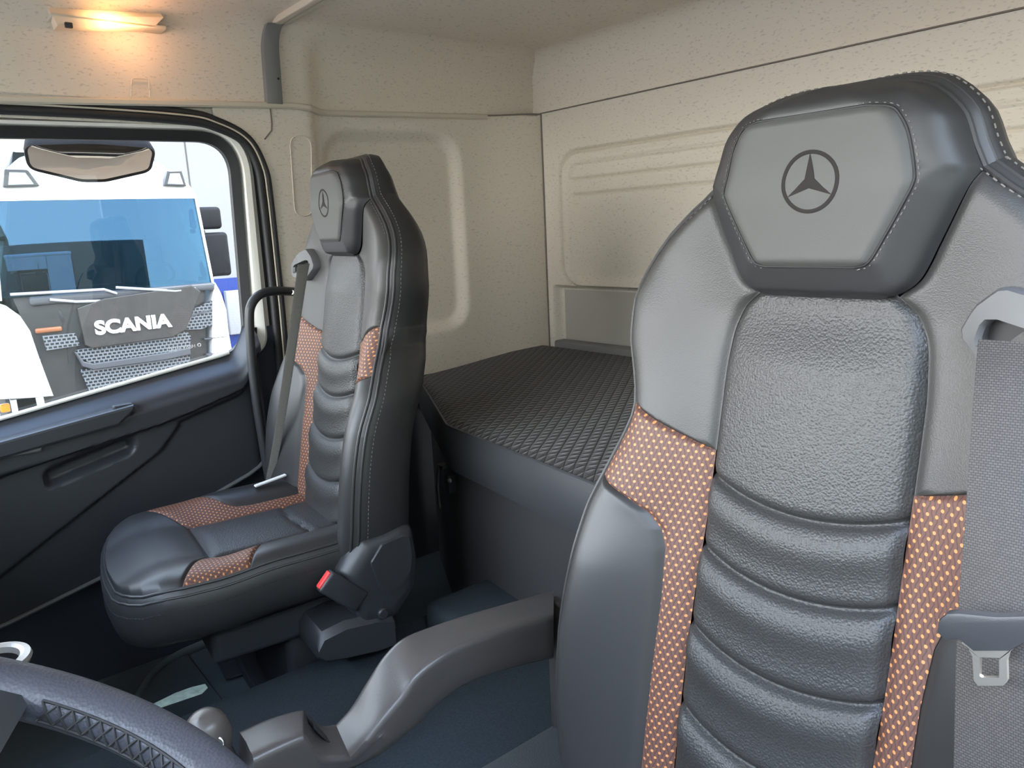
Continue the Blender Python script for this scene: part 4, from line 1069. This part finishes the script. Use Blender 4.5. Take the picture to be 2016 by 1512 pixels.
mb = MB().grid(24, 10, lambda a, b: Vector((-40 - 12 * b, lerp(-30, 8, a), GZ + (7.5 + 2 * math.sin(a * 9)) * b)))
struct('hillside', mb, mat('dry_hill', (.30, .22, .15), .95, mottle=(.6, .5)))

TRK = thing('truck', 'white cab-over truck with black SCANIA grille parked outside the door window', 'truck', (XS, 1.55, GZ))
M_TW = mat('truck_white', (.85, .86, .86), .25, coat=.5); M_TB = mat('truck_black', (.030, .029, .028), .35, mottle=(6, .25))
M_TG = mat('truck_grey', (.075, .078, .085), .4)
yc = sx(262, 640).y
def W_(px, py, dx=0.0): p = sx(px, py, dx); return (p.y - yc, p.z)
ztop_ws = sx(388, 388).z; zbot_ws = sx(420, 556).z; hwt = W_(389, 390)[0]; hwb = W_(421, 555)[0]
def bow(y, k=.10): return -k * (abs(y) / 1.0) ** 2.2          # the front is curved in plan
def lean(z): return -.045 * max(0, z - zbot_ws) - .05 * max(0, z - ztop_ws)
# windscreen
def ws(a, b):
    z = lerp(zbot_ws, ztop_ws, b); h = lerp(hwb, hwt, b); y = lerp(-h, h, a); return Vector((XS + bow(y) + lean(z), yc + y, z))
M_TWS = glass_mat('truck_windscreen', (.26, .38, .42), .30, gcol=(.08, .20, .36))
obj('windscreen', MB().grid(30, 14, ws), M_TWS, TRK)
# cab body: roof front above the screen, rounded
zr = sx(320, 312).z
def roof(a, b):
    h = lerp(hwt + .03, hwt - .32, b ** 1.6); y = lerp(-h, h, a)
    z = lerp(ztop_ws - .01, zr + .05, b); zz = z + .16 * b * (1 - (abs(y) / h) ** 2)
    return Vector((XS + bow(y) + lean(z) - .55 * b ** 2 + .02, yc + y, zz))
rf = obj('roof', MB().grid(40, 20, roof), M_TW, TRK)
mb = MB(); hs = hwb + .03
for s in (-1, 1):
    mb.add([(XS + bow(hs) + lean(zbot_ws), yc + s * hs, GZ + .5), (XS + bow(hs) + lean(zbot_ws), yc + s * hs, zbot_ws), (XS + bow(hwt) + lean(ztop_ws), yc + s * (hwt + .03), ztop_ws), (XS - .9, yc + s * (hwt - .3), zr + .15), (XS - 2.2, yc + s * (hwt - .3), zr + .3), (XS - 2.2, yc + s * hs, GZ + .5)], [(0, 1, 2, 3, 4, 5)])
mb.add([(XS - 2.2, yc - hs, GZ + .5), (XS - 2.2, yc + hs, GZ + .5), (XS - 2.2, yc + hwt - .3, zr + .3), (XS - 2.2, yc - hwt + .3, zr + .3)], [(0, 1, 2, 3)])
mb.add([(XS - .55, yc - hwt + .3, zr + .10), (XS - .55, yc + hwt - .3, zr + .10), (XS - 2.2, yc + hwt - .3, zr + .3), (XS - 2.2, yc - hwt + .3, zr + .3)], [(0, 1, 2, 3)])
obj('cab_body', mb, M_TW, TRK, smooth=False)
# A-pillars
for s in (-1, 1):
    mb = MB().tube([Vector((XS + bow(hwb) + .01, yc + s * (hwb + .02), zbot_ws - .02)), Vector((XS + bow(hwt) + lean(ztop_ws) + .01, yc + s * (hwt + .02), ztop_ws + .03))], .018, 8); obj('windscreen_pillar', mb, M_TW, TRK)
# cab interior seen through the screen
mb = MB().box((XS - 1.5, yc - 1.0, zbot_ws - .2), (XS - .35, yc + 1.0, zbot_ws + .02), .05); obj('truck_dashboard', mb, M_TB, TRK)
mb = MB().loop([Vector((XS - .62 + .16 * math.cos(2 * math.pi * k / 32), yc + .50 + .24 * math.sin(2 * math.pi * k / 32), zbot_ws + .10 + .2 * math.cos(2 * math.pi * k / 32))) for k in range(32)], .018, 8); obj('truck_steering_wheel', mb, M_TB, TRK)
for s in (-.55, .55):
    mb = MB().box((XS - 1.6, yc + s - .26, zbot_ws - .3), (XS - 1.3, yc + s + .26, zbot_ws + .62), .08); obj('truck_seat', mb, M_TG, TRK)
mb = MB().add([(XS - 2.15, yc - 1, zbot_ws), (XS - 2.15, yc + 1, zbot_ws), (XS - 2.15, yc + 1, zr), (XS - 2.15, yc - 1, zr)], [(0, 1, 2, 3)]); obj('rear_liner', mb, M_TG, TRK, smooth=False)
# visor lamps
for pts_, s in ((((325, 365), (333, 335), (362, 334), (372, 366)), 1),):
    pp = [W_(*q) for q in pts_]
    for sg in (1, -1):
        P4 = [Vector((XS + bow(a) + lean(b) + .055, yc + sg * a, b)) for a, b in pp]
        f_ = obj('visor_lamp', MB().prism(P4, (-.12, 0, 0), .012), M_TB, TRK, smooth=False)
        cen_ = sum(P4, Vector()) / 4; P5 = [cen_ + (q - cen_) * .68 + Vector((.004, 0, -.006)) for q in P4]
        obj('lamp_lens', MB().prism(P5, (-.02, 0, 0)), mat('lens_glass', (.35, .48, .70), .1, coat=.6), f_, smooth=False)
# black front: upper hood line, centre shield, bars, grilles
HWF = W_(405, 600)[0]
zf0 = sx(400, 705).z - .9
def front(a, b):
    h = interp([(0, HWF - .06), (.5, HWF - .04), (.82, HWF + .0), (1, HWF + .06)], b); y = lerp(-h, h, a); z = lerp(zf0, zbot_ws + .01, b)
    return Vector((XS + bow(y) - .03 + .03 * sstep(zbot_ws, zbot_ws - .25, z), yc + y, z))
obj('front_panel', MB().grid(30, 14, front), M_TB, TRK)
# centre shield with the letters
sh = [(-.86, .0), (-.60, .30), (.60, .30), (.86, .0)]
zl0, zl1 = sx(262, 690).z, sx(262, 590).z
M_SH = mat('shield_grey', (.045, .042, .038), .4, mottle=(8, .3))
def plate(name, pts, dx, th, m, bev=.012, par=None): return obj(name, MB().prism([sx(*q, dx) for q in pts], (-th, 0, 0), bev), m, par or TRK, smooth=False)
plate('badge_shield', [(152, 607), (205, 588), (378, 562), (396, 574), (366, 650), (340, 664), (182, 686), (168, 680)], .06, .08, M_SH)
def text_obj(body, mat_, parent, centre, height, width, depth, name, bold=.0, flip=1):
    cu = bpy.data.curves.new(name, 'FONT'); cu.body = body; cu.extrude = depth; cu.offset = bold; cu.align_x = 'CENTER'; cu.align_y = 'CENTER'
    tmp = bpy.data.objects.new(name, cu); C.objects.link(tmp); dg = bpy.context.evaluated_depsgraph_get(); dg.update()
    me = bpy.data.meshes.new_from_object(tmp.evaluated_get(dg)); C.objects.unlink(tmp); bpy.data.objects.remove(tmp)
    xs = [v.co.x for v in me.vertices]; ysv = [v.co.y for v in me.vertices]
    sx_, sy_ = width / (max(xs) - min(xs)), height / (max(ysv) - min(ysv)); mx_, my_ = (max(xs) + min(xs)) / 2, (max(ysv) + min(ysv)) / 2
    inv = WM[parent.name].inverted()
    for v in me.vertices: v.co = inv @ (Vector(centre) + Vector((v.co.z, flip * (v.co.x - mx_) * sx_, (v.co.y - my_) * sy_)))
    me.materials.clear(); me.materials.append(mat_)
    o = bpy.data.objects.new(name, me); C.objects.link(o); o.parent = parent; WM[o.name] = WM[parent.name].copy(); return o
tl, tr_ = sx(187, 645), sx(337, 628)
o = text_obj('SCANIA', mat('badge_silver', (.80, .80, .80), .3), TRK, (XS + .065, yc, sx(262, 637).z), .178, tr_.y - tl.y, .012, 'badge_lettering', .045); o['label'] = 'silver SCANIA lettering'
# grilles
M_GR = mesh_grille_mat('honeycomb', (.012, .014, .016), (.16, .17, .18), .052, .040)
def grille(name, poly, dx=.03):
    P_ = [Vector((XS + dx + bow(a), yc + a, b)) for a, b in poly]; mb = MB(); mb.prism(P_, (-.05, 0, 0))
    for i, v in enumerate(mb.v): mb.uv[i] = (v.y, v.z)
    return obj(name, mb, M_GR, TRK, smooth=False)
z2 = sx(262, 712).z
def grille(name, pts, dx=.02, par=None):
    mb = MB(); mb.prism([sx(*q, dx) for q in pts], (-.05, 0, 0))
    for i, v in enumerate(mb.v): mb.uv[i] = (v.y, v.z)
    return obj(name, mb, M_GR, par or TRK, smooth=False)
grille('grille', [(148, 690), (186, 683), (340, 664), (346, 655), (368, 652), (376, 662), (373, 688), (330, 698), (185, 718), (160, 706)])
plate('grille_bar', [(146, 692), (152, 694), (166, 712), (184, 716), (330, 694), (375, 684), (376, 698), (330, 708), (184, 728), (163, 722)], .06, .08, M_TG)
grille('grille', [(158, 728), (374, 698), (372, 760), (200, 800), (180, 780)])
grille('side_grille', [(352, 650), (373, 612), (418, 592), (418, 640), (396, 648)])
plate('grille_rib', [(370, 622), (418, 608), (418, 611), (369, 626)], .03, .03, M_TG, .002)
grille('side_grille', [(84, 662), (148, 656), (158, 680), (92, 690)])
plate('corner_deflector', [(424, 556), (436, 578), (446, 610), (450, 650), (457, 690), (455, 712), (418, 712), (418, 640), (415, 600)], .0, .35, M_TW)
hoff = 1
for sg in (1, -1):
    for k in range(3):
        zz = z2 + .16 - .21 * k
        obj('step_bar', MB().box((XS - .06, yc + sg * 1.0 - .15, zz), (XS + .0, yc + sg * 1.0 + .15, zz + .02), .006), M_TG, TRK)
    if sg < 0: obj('indicator', MB().box((XS - .05, yc + sg * .92 - .14, sx(95, 650).z - .03), (XS - .0, yc + sg * .92 + .14, sx(95, 650).z + .03), .02), mat('amber', (.28, .10, .04), .3), TRK)
    # mirrors
    m0, m1 = W_(396, 412), W_(424, 450); n0, n1 = W_(412, 462), W_(437, 545)
    obj('side_mirror', MB().box((XS - .42, yc + sg * m0[0] * 1.0 - .06, m1[1]), (XS - .24, yc + sg * m0[0] + sg * .34, m0[1] + .04), .05), M_TB, TRK)
    obj('side_mirror', MB().box((XS - .42, yc + sg * n0[0] - .06, n1[1]), (XS - .24, yc + sg * n0[0] + sg * .33, n0[1] + .03), .05), M_TB, TRK)
    obj('mirror_arm', MB().tube([Vector((XS - .3, yc + sg * (hwt - .05), m1[1] - .02)), Vector((XS - .3, yc + sg * (m0[0] + .08), m1[1] - .02)), Vector((XS - .3, yc + sg * (n0[0] + .06), n1[1])), Vector((XS - .3, yc + sg * (hwb - .1), n1[1] - .02))], .03, 8), M_TB, TRK)
    obj('front_wheel', MB().lathe([(0, -.15), (.3, -.15), (.5, -.13), (.52, 0), (.5, .13), (.3, .15), (0, .15)], (XS - 1.4, yc + sg * 1.0, GZ + .52), (0, 1, 0), 28), M_RUBBER, TRK)
# wider on its left-hand side, where its corner stands out of the frame
for o9 in TRK.children:
    for oo9 in [o9] + list(o9.children):
        if oo9.name.split('.')[0] in ('badge_lettering', 'badge_shield', 'grille', 'grille_bar', 'side_grille', 'grille_rib', 'corner_deflector', 'indicator'): continue
        for v in oo9.data.vertices:
            if v.co.y + TRK.location.y < yc: v.co.y = yc - TRK.location.y + (v.co.y + TRK.location.y - yc) * 1.24
P9 = [sx(*q, .02) for q in ((-70, 585), (-20, 592), (12, 602), (40, 622), (60, 652), (78, 705), (106, 780), (60, 784), (-70, 790))]
obj('corner_deflector', MB().prism(P9, (-.35, 0, 0), .02), M_TW, TRK)
M_TMIR = mat('mirror_black', (.010, .010, .012), .6, spec=.25)
for o9 in TRK.children:
    if o9.name.startswith('side_mirror') or o9.name.startswith('mirror_arm'): o9.data.materials[0] = M_TMIR
# wipers
def wiper(p0, p1, p2):
    mb = MB().tube([sx(*p0, .03), sx(*p1, .05), sx(*p2, .04)], .018, 6); obj('wiper', mb, mat('wiper_grey', (.30, .30, .32), .4), TRK)
wiper((215, 592), (150, 594), (98, 590)); wiper((385, 568), (345, 573), (228, 566)); wiper((230, 578), (205, 570), (20, 580))
obj('wiper_cowl', MB().box((XS - .12, yc - hwb, zbot_ws - .10), (XS + .02, yc + hwb, zbot_ws + .0), .03), M_TG, TRK)
obj('bumper', MB().box((XS - .4, yc - 1.2, GZ + .35), (XS + .02, yc + 1.2, z2 - .50), .06), M_TG, TRK)
p = sx(10, 803, -.2); obj('marker_lamp', MB().box(p - Vector((.04, .05, .05)), p + Vector((.04, .05, .05)), .02), mat('marker_orange', (.9, .30, .02), .3), TRK)

# kerb mirror above the passenger door
mc = pX(183, 312, -1.33)
km = thing('kerb_mirror', 'wide kerb mirror hanging outside above the passenger door glass', 'mirror', mc)
nm = Vector((.60, -.06, -.79)).normalized(); ma = Vector((0, 0, 1)).cross(nm).normalized(); mv = nm.cross(ma)
if mv.z < 0: mv = -mv
o2 = rpoly([(-.163, .055, .03), (-.158, -.035, .04), (-.03, -.088, .08), (.03, -.088, .08), (.150, -.045, .04), (.160, .050, .03), (.0, .066, .5)], 6)
def mp_(p, k, d): return mc + ma * p.x * k + mv * p.y * k * 1.0 + nm * d
mb = MB().loft([[mp_(p, k, d) for p in o2] for k, d in ((.92, .002), (.99, .008), (1.0, .0), (.96, -.03), (.75, -.055), (.3, -.062))], True, False, True); obj('mirror_housing', mb, mat('mirror_housing_grey', (.035, .032, .03), .8, spec=.2), km)
mb = MB(); K_ = 8; rings = []
for j in range(K_): rings.append([mp_(p, .95 * (1 - j / K_) , .004 + .012 * (1 - (1 - j / K_) ** 2)) for p in o2])
mb.loft(rings, True, False, True); obj('mirror_glass', mb, mat('mirror_silver', (.50, .40, .30), .02, metal=1.0), km)
mb = MB().tube([mc - nm * .05, mc - nm * .06 + Vector((0, 0, .12)), Vector((-1.16, mc.y, 1.78))], .012, 8); obj('mirror_arm', mb, M_RUBBER, km)

# etched marking on the door glass
o = text_obj('DGAYVISBH', mat('etch_white', (.85, .85, .85), .5), w1, (-1.1065, 0, 0), .010, .1, .0001, 'glass_marking', .0)
pm0, pm1 = pX(333, 689, -1.1065), pX(384, 681, -1.1065)
for v in o.data.vertices:
    s = v.co.y / .1 ; v.co = Vector((v.co.x, lerp(pm0.y, pm1.y, .5 + s), lerp(pm0.z, pm1.z, .5 + s) + v.co.z))
mb = MB().loop([pX(392.5, 679, -1.1065) + Vector((0, .0042 * math.cos(2 * math.pi * k / 20), .0042 * math.sin(2 * math.pi * k / 20))) for k in range(20)], .0009, 5); obj('marking_ring', mb, bpy.data.materials['etch_white'], w1)

# our own cab's outer skin (for reflections) and a light blocker added on the driver's side
own = MB(); own.box((-1.16, -1.75, 1.89), (1.13, 1.25, 1.98), .04); struct('cab_roof', own, M_WHITE)
own = MB(); own.box((-1.18, .10, -.2), (-1.165, 1.25, 1.9)); own.box((-1.18, -1.7, 1.64), (-1.165, .12, 1.9)); own.box((-1.18, -1.7, -.2), (-1.165, .12, .66)); own.box((-1.18, 1.215, -.2), (1.13, 1.25, 1.9)); struct('cab_skin', own, M_WHITE, smooth=False)

nt_ = thing('light_blocker', 'unseen dark body added alongside the driver door to cut side light', 'light_blocker', (3.2, -1, GZ), kind='structure')  # added out of view to cut side light; the other windscreen reflects it
obj('blocker_side', MB().box((2.7, -9, GZ + .9), (5.2, 6, 2.55), .05), mat('blocker_grey', (.15, .16, .12), .6), nt_)
for k in range(3): obj('blocker_wheel', MB().lathe([(0, -.15), (.3, -.15), (.5, -.13), (.52, 0), (.5, .13), (.3, .15), (0, .15)], (2.95, 1 + 1.3 * k, GZ + .52), (1, 0, 0), 28), M_RUBBER, nt_)

# cypress trees beyond the light blocker (they show in the other truck's windscreen)
M_CYP = mat('cypress_green', (.035, .05, .02), .9, mottle=(4, .6))
for i, (x, y, h, w) in enumerate(((16, -15, 9, 1.2), (17, -11.0, 7.5, 1.4), (19, -6.5, 6.5, 1.8))):
    random.seed(i)
    t_ = thing('cypress_tree', ['tall narrow cypress tree', 'medium cypress tree between two others', 'short broad cypress tree'][i] + ' beyond the added light blocker', 'tree', (x, y, GZ), kind='structure')
    obj('trunk', MB().tube([(x, y, GZ), (x, y, GZ + 1.2)], .14, 8), mat('bark', (.08, .05, .03), .9), t_)
    def cyp(a, b): 
        r_ = w * math.sin(math.pi * min(.98, b * .9 + .1)) ** .8 * (1 - .5 * b) * (1 + .22 * math.sin(a * 37 + b * 23) * math.sin(b * 31)); return Vector((x + r_ * math.cos(2 * math.pi * a), y + r_ * math.sin(2 * math.pi * a), GZ + .8 + (h - .8) * b))
    obj('foliage', MB().grid(40, 40, cyp, closed_u=True), M_CYP, t_)
